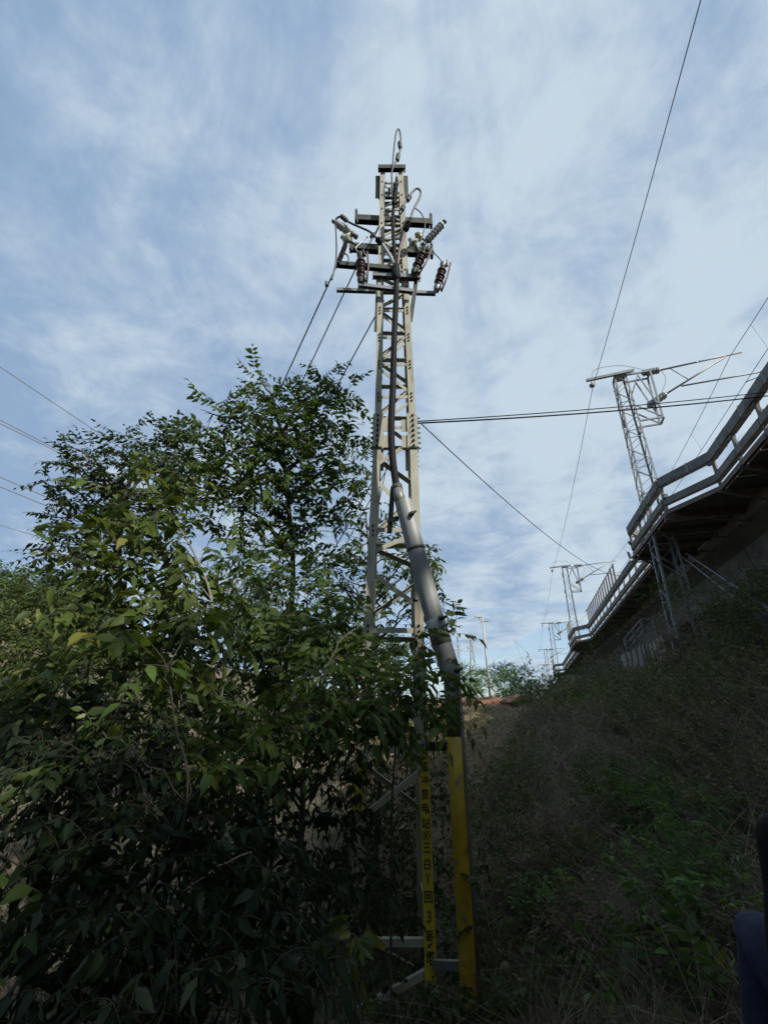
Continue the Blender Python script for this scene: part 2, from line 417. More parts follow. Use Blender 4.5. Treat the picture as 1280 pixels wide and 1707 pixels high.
def np_obj(name, v, f, m, parent=None, origin=None, tint=None, smooth=True, **kw):
    org = wloc(parent) if parent else Vector(origin) if origin is not None else Vector((0, 0, 0))
    me = np_mesh(name, v - np.array(org), f, m, tint, smooth)
    o = bpy.data.objects.new(name, me); COL.objects.link(o)
    if parent: o.parent = parent
    elif origin is not None: o.location = org
    return tag(o, **kw)
np_obj('ground', vv, ff, 'ground', kind='structure', label='brown weedy hillside ground rising to the railway embankment')

# ------------------------------------------------------------------ steel lattice tower
ZT = [-0.75, -0.35, 6.1, 13.05]
XC = [0.055, 0.058, .18, .17]; HW = [.457, .45, .335, .25]; YC = 6.45
def twr(z):
    return float(np.interp(z, ZT, XC)), float(np.interp(z, ZT, HW))
def corner(z, sx_, sy_):
    xc, hw = twr(z); return Vector((xc + sx_ * hw, YC + sy_ * hw, z))
def zfront(py):
    """height on the tower's front face seen at image row py"""
    r = ray(640, py); y = 6.1
    for _ in range(4):
        z = EYE + r.z / r.y * y; y = YC - twr(z)[1]
    return z
tower = empty('lattice_tower', (.06, YC, -.6), 'tall cream-painted steel lattice tower carrying the black power cable', 'power tower')
LEGW, LEGT = .115, .014
X1, Y1, Z1 = Vector((1, 0, 0)), Vector((0, 1, 0)), Vector((0, 0, 1))
for sx_ in (-1, 1):
    for sy_ in (-1, 1):
        mb = MB(); w2 = .105
        mb.angle(corner(-.75, sx_, sy_), corner(6.1, sx_, sy_), LEGW, LEGT, X1 * -sx_, Y1 * -sy_)
        mb.angle(corner(6.1, sx_, sy_) + Vector((-sx_, -sy_, 0)) * .004, corner(13.05, sx_, sy_), w2, .012, X1 * -sx_, Y1 * -sy_)
        mb.build('leg', 'cream', tower)
def brace(name, a, b, inward, w=.058, t=.008, m='cream', flip=1):
    a, b = Vector(a), Vector(b); d = (b - a).normalized()
    inward = Vector(inward); inward = (inward - d * inward.dot(d)).normalized()
    sd = d.cross(inward).normalized()
    if sd.z < 0: sd = -sd
    mb = MB()
    # one flange flat against the face, one pointing inward along the upper edge
    c = sd * (w / 2) * flip
    mb.angle(a + c, b + c, w, t, -sd * flip, inward)
    return mb.build(name, m, tower)
front_levels = [zfront(p) for p in (1573, 1250, 1050, 882, 711, 660, 606, 561, 516)]
z = front_levels[-1] + .62
while z < 12.95: front_levels.append(z); z += .46
diag_px = [(1619, 1702, 'R'), (1280, 1372, 'R'), (1075, 1225, 'L'), (950, 1012, 'L'), (886, 920, 'R'), (795, 866, 'L'), (730, 775, 'R')]
faces = [(Vector((0, -1, 0)), (-1, -1), (1, -1)), (Vector((0, 1, 0)), (-1, 1), (1, 1)), (Vector((-1, 0, 0)), (-1, -1), (-1, 1)), (Vector((1, 0, 0)), (1, -1), (1, 1))]
for fi, (nrm, ca, cb) in enumerate(faces):
    off = -nrm * .016
    inset = .03
    def pt(z_, c, other):
        a, b = corner(z_, *c), corner(z_, *other)
        return a + (b - a).normalized() * inset + off
    shift = 0 if fi in (0, 1) else .25
    lv = [l + shift for l in front_levels if l + shift < 12.9]
    for i, l in enumerate(lv):
        if i == 0 and fi == 1: continue
        brace('horizontal_brace', pt(l, ca, cb), pt(l, cb, ca), -nrm, .056 if l > 6.1 else .065)
    if fi in (0, 1):
        for (pa, pb, sd_) in diag_px:
            za, zb = zfront(pa), zfront(pb)
            hi, lo_ = max(za, zb), min(za, zb)
            if (sd_ == 'R') == (fi == 0): a, b = pt(hi, cb, ca), pt(lo_, ca, cb)
            else: a, b = pt(hi, ca, cb), pt(lo_, cb, ca)
            brace('diagonal_brace', a + off * .5, b + off * .5, -nrm, .062)
        start = 4
    else:
        lv2 = [-.5] + lv
        for i in range(len(lv2) - 1):
            if lv2[i] > 5.6: break
            l0, l1 = lv2[i] + .12, lv2[i + 1] - .08
            a, b = (pt(l0, ca, cb), pt(l1, cb, ca)) if i % 2 else (pt(l0, cb, ca), pt(l1, ca, cb))
            brace('diagonal_brace', a + off * .5, b + off * .5, -nrm, .062)
        start = 4
    for i in range(start, len(lv) - 1):
        l0, l1 = lv[i] + .05, lv[i + 1] - .05
        odd = (i % 2 == 0) ^ (fi in (1, 3))
        a, b = (pt(l1, ca, cb), pt(l0, cb, ca)) if not odd else (pt(l1, cb, ca), pt(l0, ca, cb))
        brace('diagonal_brace', a + off * .5, b + off * .5, -nrm, .05)
for l in front_levels:
    for sx_ in (-1, 1):
        c = corner(l, sx_, -1) + X1 * -sx_ * (.06 if l < 6.1 else .055)
        for dz_ in (-.012, -.085, .06):
            if l > 9 and dz_ != -.012: continue
            mb = MB(); p_ = c + Z1 * dz_ - Y1 * .002; mb.lathe(p_, p_ - Y1 * .022, [(0, .017), (.55, .017), (.56, .010), (1, .009)], 6); mb.build('bolt', 'steel_dark', tower)
# splice plates with bolts at the section joint
for sx_ in (-1, 1):
    for sy_ in (-1, 1):
        c0, c1 = corner(5.84, sx_, sy_), corner(6.5, sx_, sy_)
        for ax, n_ in ((X1 * -sx_, Y1 * sy_), (Y1 * -sy_, X1 * sx_)):
            mb = MB(); mid = (c0 + c1) / 2 + ax * .075 + n_ * .009
            mb.box(mid, .15, .016, (c1 - c0).length, ax, n_, Z1)
            sp = mb.build('splice_plate', 'cream', tower)
            for k in range(7):
                bz = c0.lerp(c1, (k + .5) / 7) + ax * .055 + n_ * .016
                if sy_ > 0 and n_.y > 0: continue
                b2 = MB(); b2.lathe(bz, bz + n_ * .05, [(0, .022), (.35, .022), (.36, .011), (1, .009)], 6)
                b2.build('bolt', 'steel_dark', sp)
        if sy_ < 0:
            for zg in (6.28, 5.98):
                g = corner(zg, sx_, sy_) + X1 * -sx_ * .17 + Y1 * .01
                mb = MB(); mb.box(g, .14, .01, .22); mb.build('gusset_plate', 'cream', tower)
        mb = MB(); a = corner(5.86, sx_, sy_) + Vector((sx_ * .015, sy_ * .015, 0))
        mb.bar(a, a + X1 * -sx_ * .15, .02, .022); mb.build('joint_edge', 'steel_dark', tower)
# cap frame at the very top
xc, hw = twr(13.0)
mb = MB()
mb.channel(Vector((xc - .30, YC - .29, 13.05)), Vector((xc + .30, YC - .29, 13.05)), .10, .12, .012)
mb.channel(Vector((xc - .30, YC + .29, 13.05)), Vector((xc + .30, YC + .29, 13.05)), .10, .12, .012)
mb.build('cap_frame', 'steel_dark', tower)
for s_ in (-1, 1):
    mb = MB(); mb.box(Vector((xc + s_ * .262, YC - .06, 12.62)), .012, .2, .78)
    mb.box(Vector((xc + s_ * .305, YC - .16, 12.62)), .10, .012, .78)
    mb.build('cap_side_plate', 'steel_dark', tower)
mb = MB()
for k in range(7):
    a = Vector((xc - .18 + .06 * k, YC - .2, 12.2 + .1 * k)); mb.box(a, .05, .1, .05)
mb.build('step_cleat', 'steel_dark', tower, kind='stuff')

# crossarms
def crossarm(px_a, px_b, y, w, h, m='steel_dark', ends=None, zfix=None):
    a, b = P(*px_a, y), P(*px_b, y)
    if zfix: a.z = b.z = zfix
    mb = MB(); mb.channel(a, b, w, h, .012)
    o = mb.build('crossarm', m, tower)
    for e in ends or []:
        p = a if e == 'a' else b
        m2 = MB(); m2.box(p + Vector((-.03 if e == 'a' else .03, 0, .08)), .05, .12, .36)
        m2.build('end_plate', m, o)
        m3 = MB(); q = p + Vector((-.03 if e == 'a' else .03, -.065, .2)); m3.lathe(q, q + Vector((0, -.012, 0)), [(0, .018), (1, .018)], 8)
        m3.build('bolt_hole', 'alu', o)
    return o
YF = 6.19
crossarm((596, 365), (716, 372), YC - .02, .12, .16, ends='ab')
crossarm((587, 412), (717, 422), YC - .02, .12, .16, ends='ab')
crossarm((561, 440), (664, 449), YF - .12, .09, .10)
crossarm((621, 459), (701, 463), YF - .06, .10, .09, m='galv')
crossarm((597, 475), (690, 486), YF - .16, .07, .07, m='galv')
crossarm((561, 483), (726, 489), YF + .42, .07, .07, m='galv')
for a_, b_ in (((631, 458), (627, 552)), ((694, 464), (684, 535))):
    a, b = P(*a_, YF - .02), P(*b_, YF - .02); mb = MB(); mb.bar(a, b, .075, .02, Y1)
    mb.build('support_strut', 'steel_dark', tower)

# ------------------------------------------------------------------ gear on the tower
def sheds(a, b, n, core, big, small=None, capr=None, cap_l=.08):
    pr = [(0, capr or core), (cap_l, capr or core), (cap_l + .001, core)]
    for i in range(n):
        f = cap_l + (1 - 2 * cap_l) * (i + .5) / n; w = (1 - 2 * cap_l) / n
        r = big if (small is None or i % 2 == 0) else small
        pr += [(f - w * .35, core), (f - w * .05, r), (f + w * .12, r * .97), (f + w * .3, core)]
    return pr + [(1 - cap_l, core), (1 - cap_l + .001, capr or core), (1, capr or core)]
def arrester(a, b, label, n=11, core=.055, big=.085, m='silicone'):
    t = empty('surge_arrester', b, label, 'surge arrester', 'grey surge arresters on the tower')
    mb = MB(); mb.lathe(a, b, sheds(a, b, n, core, big, big * .86, core * .8)); mb.build('shed_stack', m, t)
    d = (a - b).normalized(); mb = MB(); mb.lathe(a, a + d * .09, [(0, .03), (.5, .035), (.55, .05), (1, .03)], 10); mb.build('terminal_cap', 'alu', t)
    mb = MB(); mb.lathe(b - d * .09, b, [(0, .05), (.6, .05), (.65, .035), (1, .035)], 10); mb.build('base_clamp', 'steel_dark', t)
    return t
arrester(P(560, 371, 6.05), P(589, 391, 6.15), 'pale grey surge arrester sticking out left of the tower, the smoother one', 8, .075, .088)
arrester(P(738, 372, 6.05), P(709, 404, 6.15), 'pale grey ribbed surge arrester reaching up right of the tower', 12, .045, .078)
def fuse(a, b, label, tilt=0.0):
    t = empty('fuse_cutout', b, label, 'insulator', 'brown porcelain cutouts on the tower')
    d = (b - a).normalized()
    mb = MB(); mb.lathe(a.lerp(b, .2), a.lerp(b, .8), sheds(a, b, 5, .052, .092, .08, .06, .1)); mb.build('porcelain_body', 'porcelain', t)
    for f0, f1 in ((0, .2), (.8, 1.0)):
        mb = MB(); p0, p1 = a.lerp(b, f0), a.lerp(b, f1)
        mb.lathe(p0, p1, [(0, .045), (.3, .075), (.5, .07), (.8, .06), (1, .05)], 10)
        sd = d.cross(Y1).normalized()
        mb.bar(p0 + sd * .05 - Y1 * .05, p1 + sd * .09 - Y1 * .06, .03, .05, Y1)
        mb.build('end_fitting', 'alu' if 'outer' in label else 'steel_dark', t)
    mb = MB(); sd = d.cross(Y1).normalized()
    mb.tube([a + sd * .13 - Y1 * .02, a.lerp(b, .5) + sd * .14 - Y1 * .03, b + sd * .10 - Y1 * .02], .018, 8); mb.build('fuse_tube', 'mauve', t)
fuse(P(601, 421, 6.02), P(602, 473, 6.02), 'dark brown upright porcelain cutout left of the tower, on the short grey bar')
fuse(P(709, 412, 6.0), P(689, 457, 6.0), 'large brown tilted porcelain cutout close beside the right tower leg')
fuse(P(740, 437, 6.45), P(727, 485, 6.45), 'red-brown porcelain cutout at the outer right end of the long bar')
def mushroom(c, ax, label, r=.12):
    ax = Vector(ax).normalized(); t = empty('pin_insulator', c, label, 'insulator', 'glazed pin insulators on the crossarms')
    mb = MB(); mb.lathe(c, c + ax * .2, [(0, .04), (.1, .05), (.3, r * .6), (.34, r), (.42, r * .98), (.62, r * .55), (.8, .05), (1, .045)], 14); mb.build('disc', 'glaze', t)
    mb = MB(); mb.lathe(c - ax * .16, c, [(0, .02), (1, .025)], 8); mb.build('pin', 'steel_dark', t)
mushroom(P(584, 402, 6.1), (-.8, -.3, .3), 'cream glazed pin insulator at the left end of the middle crossarm', .14)
mushroom(P(693, 411, 6.1), (-.5, -.3, .6), 'cream glazed pin insulator on the middle crossarm, right of the tower')
mushroom(P(702, 396, 6.25), (-.4, .2, .8), 'cream glazed pin insulator above the middle crossarm, right side', .10)
def post_label(a, b, label, m='black', r=.03, n=4, big=.06):
    t = empty('cable_termination', b, label, 'cable end', 'cable terminations near the tower top')
    mb = MB(); mb.lathe(a, b, sheds(a, b, n, r, big, None, r * .8, .2)); mb.build('stress_cone', m, t); 
    d = (a - b).normalized(); mb = MB(); mb.lathe(a, a + d * .12, [(0, .02), (1, .018)], 8); mb.build('lug', 'alu', t)
    return t
post_label(P(627, 396, 5.98), P(637, 407, 5.98), 'short ribbed cable end on the left cable core')
post_label(P(683, 366, 6.02), P(674, 388, 6.02), 'dark ribbed cable end on the right cable core')
post_label(P(661, 296, 6.05), P(655, 352, 6.05), 'tall dark cable end on the middle cable core inside the tower', 'black', .035, 6, .055)
# black power cable, breakout and the three cores
cab = empty('power_cable', P(664, 838, 5.78), 'thick black power cable climbing the front of the tower', 'cable')
mb = MB(); mb.tube(spline([P(661, 449, 5.98), P(660, 500, 5.98), P(657, 560, 5.94), P(655, 640, 5.9), P(652, 710, 5.84), P(654, 760, 5.82), P(660, 806, 5.8), P(667, 850, 5.72)], 8), [.050] * 20 + [.052] * 37, 12); mb.build('sheath', 'black', cab)
mb = MB(); mb.lathe(P(660, 440, 5.98), P(660, 468, 5.98), [(0, .05), (.25, .075), (.7, .08), (1, .05)], 12); mb.build('breakout_boot', 'black', cab)
for nm, pts, r, m_ in (('cable_core', [(660, 446), (650, 426), (640, 411), (637, 407)], .034, 'silicone'),
                   ('cable_core', [(662, 446), (665, 420), (670, 402), (674, 388)], .030, 'mauve'),
                   ('cable_core', [(660, 446), (657, 415), (655, 380), (655, 352)], .036, 'black')):
    mb = MB(); mb.tube(spline([P(*p, 5.99) for p in pts], 6), r, 8); mb.build(nm, m_, cab)
mb = MB(); mb.lathe(P(661, 808, 5.8), P(663, 817, 5.8), [(0, .075), (1, .075)], 12); mb.build('hose_clamp', 'steel_dark', cab)
mb = MB(); mb.lathe(P(663, 816, 5.79), P(668, 842, 5.75), [(0, .068), (.4, .078), (1, .072)], 12); mb.build('heat_shrink', 'pipe_dark', cab)
def jumper(pts, r, label, m='wire', clamps=()):
    t = empty('jumper_wire', pts[0], label, 'wire', 'jumper wires at the tower top')
    mb = MB(); mb.tube(spline(pts, 8), r, 6); mb.build('conductor', m, t)
    for a, b in clamps:
        mb = MB(); mb.lathe(a, b, [(0, .02), (.1, .045), (.45, .05), (.5, .03), (.6, .05), (.9, .045), (1, .02)], 8); mb.build('clamp', 'steel_dark', t)
jumper([P(654, 283, 6.1), P(656, 255, 6.1), P(660, 222, 6.1), P(664, 215, 6.1), P(667, 222, 6.1), P(668, 240, 6.1), P(664, 262, 6.1), P(655, 277, 6.1), P(653, 300, 6.05), P(657, 352, 6.05)], .02,
       'wire looping above the very top of the tower with two clamps', 'wire', [(P(666, 236, 6.1), P(667, 247, 6.1)), (P(662, 268, 6.1), P(664, 256, 6.1))])
jumper([P(666, 356, 6.0), P(674, 340, 6.0), P(683, 325, 6.0), P(694, 314, 6.0), P(701, 319, 6.0), P(699, 330, 6.0), P(690, 347, 6.0), P(684, 364, 6.0)], .022,
       'wire loop beside the tower below its top, right side', 'wire', [(P(678, 335, 6.0), P(684, 326, 6.0)), (P(669, 351, 6.0), P(673, 343, 6.0))])
jumper([P(691, 346, 6.0), P(701, 354, 6.0), P(707, 366, 6.0), P(708, 378, 6.0), P(703, 394, 6.0), P(700, 412, 6.0)], .012, 'thin wire drooping from the right loop to the middle crossarm')
jumper([P(632, 401, 5.97), P(618, 387, 5.97), P(602, 379, 5.97), P(588, 373, 5.97), P(575, 366, 6.0), P(566, 361, 6.03), P(560, 365, 6.05)], .022,
       'wire from the left cable end up to the left surge arrester', 'wire', [(P(568, 359, 6.0), P(579, 368, 6.0))])
jumper([P(559, 366, 6.04), P(560, 385, 6.03), P(561, 410, 6.02), P(560, 436, 6.0), P(556, 455, 6.0), P(553, 466, 6.0)], .018, 'wire hanging down from the left surge arrester past the crossarm tip')
jumper([P(613, 394, 6.05), P(603, 403, 6.0), P(593, 413, 5.98), P(597, 420, 6.0), P(601, 422, 6.02)], .012, 'thin pale wire from the left core to the upright cutout', 'alu')
jumper([P(717, 410, 6.1), P(724, 422, 6.25), P(731, 429, 6.4), P(737, 437, 6.45)], .012, 'thin wire from the right arrester down to the outer cutout')
jumper([P(632, 376, 6.3), P(626, 388, 6.3), P(620, 398, 6.3), P(615, 407, 6.3)], .018, 'wire dropping behind the left leg between the crossarms', 'wire', [(P(623, 389, 6.3), P(619, 396, 6.3))])
jumper([P(571, 424, 6.0), P(577, 423, 6.0), P(581, 430, 6.0), P(580, 438, 6.0)], .014, 'small curled wire tail above the lower left crossarm')
# outgoing conductors with strain insulators
far_l = [Vector((-33, 66, 8.6)), Vector((-31.5, 66.5, 8.6)), Vector((-30, 67, 8.8))]
ins_l = empty('strain_insulator', P(562, 441, 6.02), 'dark rod insulator slanting down at the lower left crossarm', 'insulator')
mb = MB(); mb.lathe(P(577, 405, 6.1), P(563, 440, 6.02), sheds(None, None, 9, .03, .048, None, .035, .1), 10); mb.build('shed_stack', 'black', ins_l)
c1 = wire('line_conductor', sagline(P(562, 441, 6.02), far_l[0], 1.6), .014, 'outgoing line wire with square clamp, leftmost of the three leaving the tower', group='line conductors leaving the tower to the left')
mb = MB(); p = P(545, 473, 6.45); mb.box(p, .07, .07, .09); mb.build('line_clamp', 'glaze', None, p, label='small square clamp on the leftmost line wire', cat='clamp')
wire('line_conductor', sagline(P(602, 428, 6.75), far_l[1], 1.6), .014, 'middle of the three line wires slanting down left behind the crossarms', group='line conductors leaving the tower to the left')
wire('line_conductor', sagline(P(640, 500, 6.85), far_l[2], 1.6), .014, 'line wire leaving from behind the left leg, nearest the tower', group='line conductors leaving the tower to the left')
wire('guy_wire', sagline(P(655, 742, 6.75), Vector((-5.2, 17, tz(-5.2, 17))), .05), .012, 'thin stay wire slanting down left behind the tower', 'stay wire')
wire('guy_wire', sagline(P(650, 772, 6.8), Vector((-5.0, 18, tz(-5.0, 18))), .05), .009, 'second thin stay wire just below the first, behind the tower', 'stay wire')
wire('guy_wire', sagline(P(648, 760, 6.7), P(630, 845, 6.9), .0), .008, 'short thin wire hanging inside the tower below the joint', 'wire')
# twin black cables to the right, thin drop wire
wire('aerial_cable', sagline(P(694, 702, 6.3), P(1430, 634, 8.4), .10), .009, 'upper of the paired black cables running right from the tower joint', 'cable', 'black')
wire('aerial_cable', sagline(P(694, 705, 6.32), P(1430, 639, 8.35), .13), .013, 'lower thicker black cable of the pair running right', 'cable', 'black')
dw_end = O + ray(1046, 955) * (36 / 850.6)
wire('drop_wire', sagline(P(700, 704, 6.3), dw_end, 1.0, 30), .010, 'thin sagging wire from the tower joint down to the viaduct walkway', 'wire')

# conduits
cond = empty('cable_conduit', Vector((.77, 5.7, -.6)), 'grey and yellow steel cable conduit standing beside the right tower leg', 'pipe')
top_axis = [P(672, 836, 5.66), P(697, 930, 5.66), P(717, 1004, 5.67), P(733, 1062, 5.68), P(745, 1100, 5.69), P(752, 1128, 5.7)]
mb = MB(); mb.tube(top_axis, [.115, .117, .118, .118, .118, .118], 20, cap=False); mb.tube(top_axis[::-1], [.106, .108, .108, .108, .108, .106], 20, cap=False)
mb.build('upper_sleeve', 'pvc', cond)
mb = MB(); mb.lathe(top_axis[2].lerp(top_axis[3], .5), top_axis[3].lerp(top_axis[4], .3), [(0, .124), (1, .124)], 20); mb.build('sleeve_collar', 'pvc', cond)
for i_, f_ in ((0, .85),):
    c_ = top_axis[i_].lerp(top_axis[i_ + 1], f_); d_ = (top_axis[i_ + 1] - top_axis[i_]).normalized()
    mb = MB(); mb.lathe(c_ - d_ * .02, c_ + d_ * .02, [(0, .1215), (1, .1215)], 20); mb.build('clamp_band', 'steel_dark', cond)
zy = EYE + ray(757, 1228).z / ray(757, 1228).y * 5.7
mb = MB(); mb.tube([Vector((.765, 5.7, 2.6)), Vector((.768, 5.7, zy))], .078, 18); mb.build('lower_pipe', 'pipe_dark', cond)
mb = MB(); mb.tube([Vector((.768, 5.7, zy + .002)), Vector((.772, 5.7, 1.0)), Vector((.775, 5.7, 0)), Vector((.778, 5.7, -.75))], .080, 20); mb.build('yellow_pipe', 'yellow', cond, label='yellow painted lower length of the pipe')
for (pa, pb) in (((684, 857), (689, 853)), ((693, 998), (688, 1000)), ((759, 1118), (765, 1114)), ((733, 1030), (740, 1028))):
    mb = MB(); a = P(*pa, 5.55); b = P(*pb, 5.50); mb.lathe(a, b + Vector((.03, -.03, 0)), [(0, .03), (.4, .035), (.45, .018), (1, .016)], 8); mb.build('bolt', 'steel_dark', cond)
mb = MB(); mb.tube([Vector((.875, 5.78, 2.55)), Vector((.878, 5.78, 1.5)), Vector((.882, 5.77, .6)), Vector((.885, 5.77, -.7))], .024, 10)
sp_ = mb.build('earthing_pipe', 'pipe_dark', None, Vector((.90, 5.78, -.7)), label='thin dark earthing pipe running down beside the yellow conduit', cat='pipe')
mb = MB(); mb.bar(P(712, 1244, 5.95), P(748, 1243, 5.78), .08, .09); mb.build('pipe_bracket', 'black', tower)
mb = MB(); mb.bar(P(724, 1607, 5.95), P(766, 1609, 5.78), .06, .07); mb.build('pipe_bracket', 'pipe_dark', tower)
mb = MB(); mb.bar(P(655, 812, 5.95), P(649, 888, 5.98), .07, .05, Y1); mb.build('cable_bracket', 'steel_dark', tower)
mb = MB(); mb.bar(P(655, 812, 5.93), P(664, 810, 5.84), .05, .06); mb.build('cable_bracket', 'steel_dark', tower)
mb = MB(); mb.bar(P(648, 868, 5.98), P(662, 864, 5.8), .05, .06); mb.build('cable_bracket', 'steel_dark', tower)

# number plate lettering on the right leg
def glyph(ch, size_x, size_z, m, parent, c):
    cu = bpy.data.curves.new('glyph', 'FONT'); cu.body = ch; cu.extrude = 0.02; cu.resolution_u = 3; cu.offset = .014
    ob = bpy.data.objects.new('glyph', cu); COL.objects.link(ob)
    dg = bpy.context.evaluated_depsgraph_get()
    me = bpy.data.meshes.new_from_object(ob.evaluated_get(dg))
    bpy.data.objects.remove(ob); bpy.data.curves.remove(cu)
    co = np.zeros(len(me.vertices) * 3); me.vertices.foreach_get('co', co); co = co.reshape(-1, 3)
    if len(co) == 0: return None
    lo_, hi = co.min(0), co.max(0); s = np.maximum(hi - lo_, 1e-6)
    n_ = np.zeros_like(co)
    n_[:, 0] = (co[:, 0] - (lo_[0] + hi[0]) / 2) / s[0] * size_x
    n_[:, 2] = (co[:, 1] - (lo_[1] + hi[1]) / 2) / s[1] * size_z
    n_[:, 1] = -(co[:, 2] - lo_[2]) / s[2] * .003
    me.vertices.foreach_set('co', n_.ravel()); me.update()
    me.name = 'character'; me.materials.clear(); me.materials.append(M[m])
    o = bpy.data.objects.new('character', me); COL.objects.link(o); o.parent = parent
    o.location = Vector(c) - wloc(parent); return o
def leg_front(py, sx_):
    z_ = zfront(py); c = corner(z_, sx_, -1); return c
ztop, zbot = zfront(1247), zfront(1634)
a, b = corner(ztop, 1, -1), corner(zbot, 1, -1)
sgn = empty('tower_sign', b, 'yellow vertical strip sign with black Chinese characters on the right leg', 'sign')
mb = MB(); wS = .116
mb.prism(b + Vector((-wS + .006, -.012, 0)), a + Vector((-wS + .006, -.012, 0)), [Vector((0, 0, 0)), Vector((wS, 0, 0)), Vector((wS, .008, 0)), Vector((0, .008, 0))])
mb.build('panel', 'signyellow', sgn)
for ch, py, sx2, sz2 in (('万', 1256, .10, .11), ('溪', 1278, .112, .125), ('冲', 1300, .112, .125), ('变', 1323, .112, .125), ('电', 1346, .105, .125), ('站', 1371, .115, .13),
                     ('10KV', 1391.5, .125, .10), ('三', 1412, .10, .105), ('白', 1439, .085, .125), ('V', 1464, .05, .125), ('回', 1494, .105, .12), ('3', 1527, .055, .115), ('号', 1562, .098, .135), ('塔', 1595, .112, .13)):
    c = leg_front(py, 1) + Vector((-wS / 2 + .006, -.0128, 0))
    glyph(ch, sx2 * .80, sz2 * .84, 'ink', sgn, c)
# worn yellow warning band on the left leg
ztop, zbot = zfront(1276), zfront(1352)
a, b = corner(ztop, -1, -1), corner(zbot, -1, -1)
band = empty('warning_band', b, 'worn yellow band with two blackened marks on the left leg', 'sign')
mb = MB(); mb.prism(b + Vector((-.004, -.010, 0)), a + Vector((-.004, -.010, 0)), [Vector((0, 0, 0)), Vector((.118, 0, 0)), Vector((.118, .006, 0)), Vector((0, .006, 0))]); mb.build('panel', 'signyellow', band)
for f in (.28, .70):
    c = b.lerp(a, f) + Vector((.055, -.0125, 0)); mb = MB()
    pts_ = [(math.cos(t_) * .045 * rnd.uniform(.7, 1.15), math.sin(t_) * .06 * rnd.uniform(.7, 1.15)) for t_ in np.linspace(0, 2 * math.pi, 12, endpoint=False)]
    mb.prism(c, c + Vector((0, .002, 0)), [Vector((x_, 0, z_)) for x_, z_ in pts_]); mb.build('smudge', 'ink', band)

# ------------------------------------------------------------------ railway viaduct
FZ = 10.55                                # walkway floor, under side of slabs about 10.4
MT = [24.8, 62.8, 102.0, 141.0, 180.0]    # masts along the track
BD = 1.4                                  # how far the refuges stick out
def rail_line(t0, t1):
    """outer edge of the walkway, with a refuge round every mast"""
    pts = [(t0, 0)]
    for m_ in MT:
        if m_ - 5 < t0 or m_ + 6 > t1: continue
        pts += [(m_ - 5.0, 0), (m_ - 3.0, BD), (m_ + 3.0, BD), (m_ + 4.8, 0)]
    pts.append((t1, 0)); return [(t, edge_q(t) - d) for t, d in pts]
RL = rail_line(-26, 196)
def rail_q(t): return float(np.interp(t, [p[0] for p in RL], [p[1] for p in RL]))
via = empty('railway_viaduct', T(25, 9, 5), 'concrete railway viaduct with dark girders and a railed walkway', 'bridge')
# girders in spans
spans = [(-26, 2), (2, 25), (25, 50), (50, 76), (76, 104), (104, 196)]
for a_, b_ in spans:
    mb = MB(); qa, qb = edge_q(a_) + 1.75, edge_q(b_) + 1.75
    a, b = T(a_ + .04, qa), T(b_ - .04, qb)
    bot = 8.1
    prof = [(0, 10.35), (0, 10.0), (.9, 9.55), (1.15, bot), (4.4, bot), (4.7, 9.55), (5.6, 10.0), (5.6, 11.3), (5.4, 11.3), (5.4, 10.7), (.25, 10.7), (.25, 11.15), (0, 11.15)]
    pr = [NR * x_ + Z1 * z_ for x_, z_ in prof]
    mb.prism(a, b, pr[::-1]); mb.build('girder', 'concdark', via)
for t_ in (2, 25, 50, 76):
    q0 = edge_q(t_) + 2.4; mb = MB()
    g = tz(*(T(t_, q0 + 2.2).xy)) - 1.0
    ring = []
    for k in range(16):
        an = 2 * math.pi * k / 16
        cx, cy = math.cos(an), math.sin(an)
        ring.append(U * (1.15 * cy) + NR * (2.4 + (2.1 if cx > 0 else -2.1) * .55 + 1.15 * cx))
    mb.prism(T(t_, q0, g), T(t_, q0, 7.2), ring); mb.build('pier', 'pier', via)
    mb = MB(); mb.box(T(t_, q0 + 2.3, 7.65), 5.8, 2.9, .9, NR, U, Z1); mb.build('pier_cap', 'pier', via)
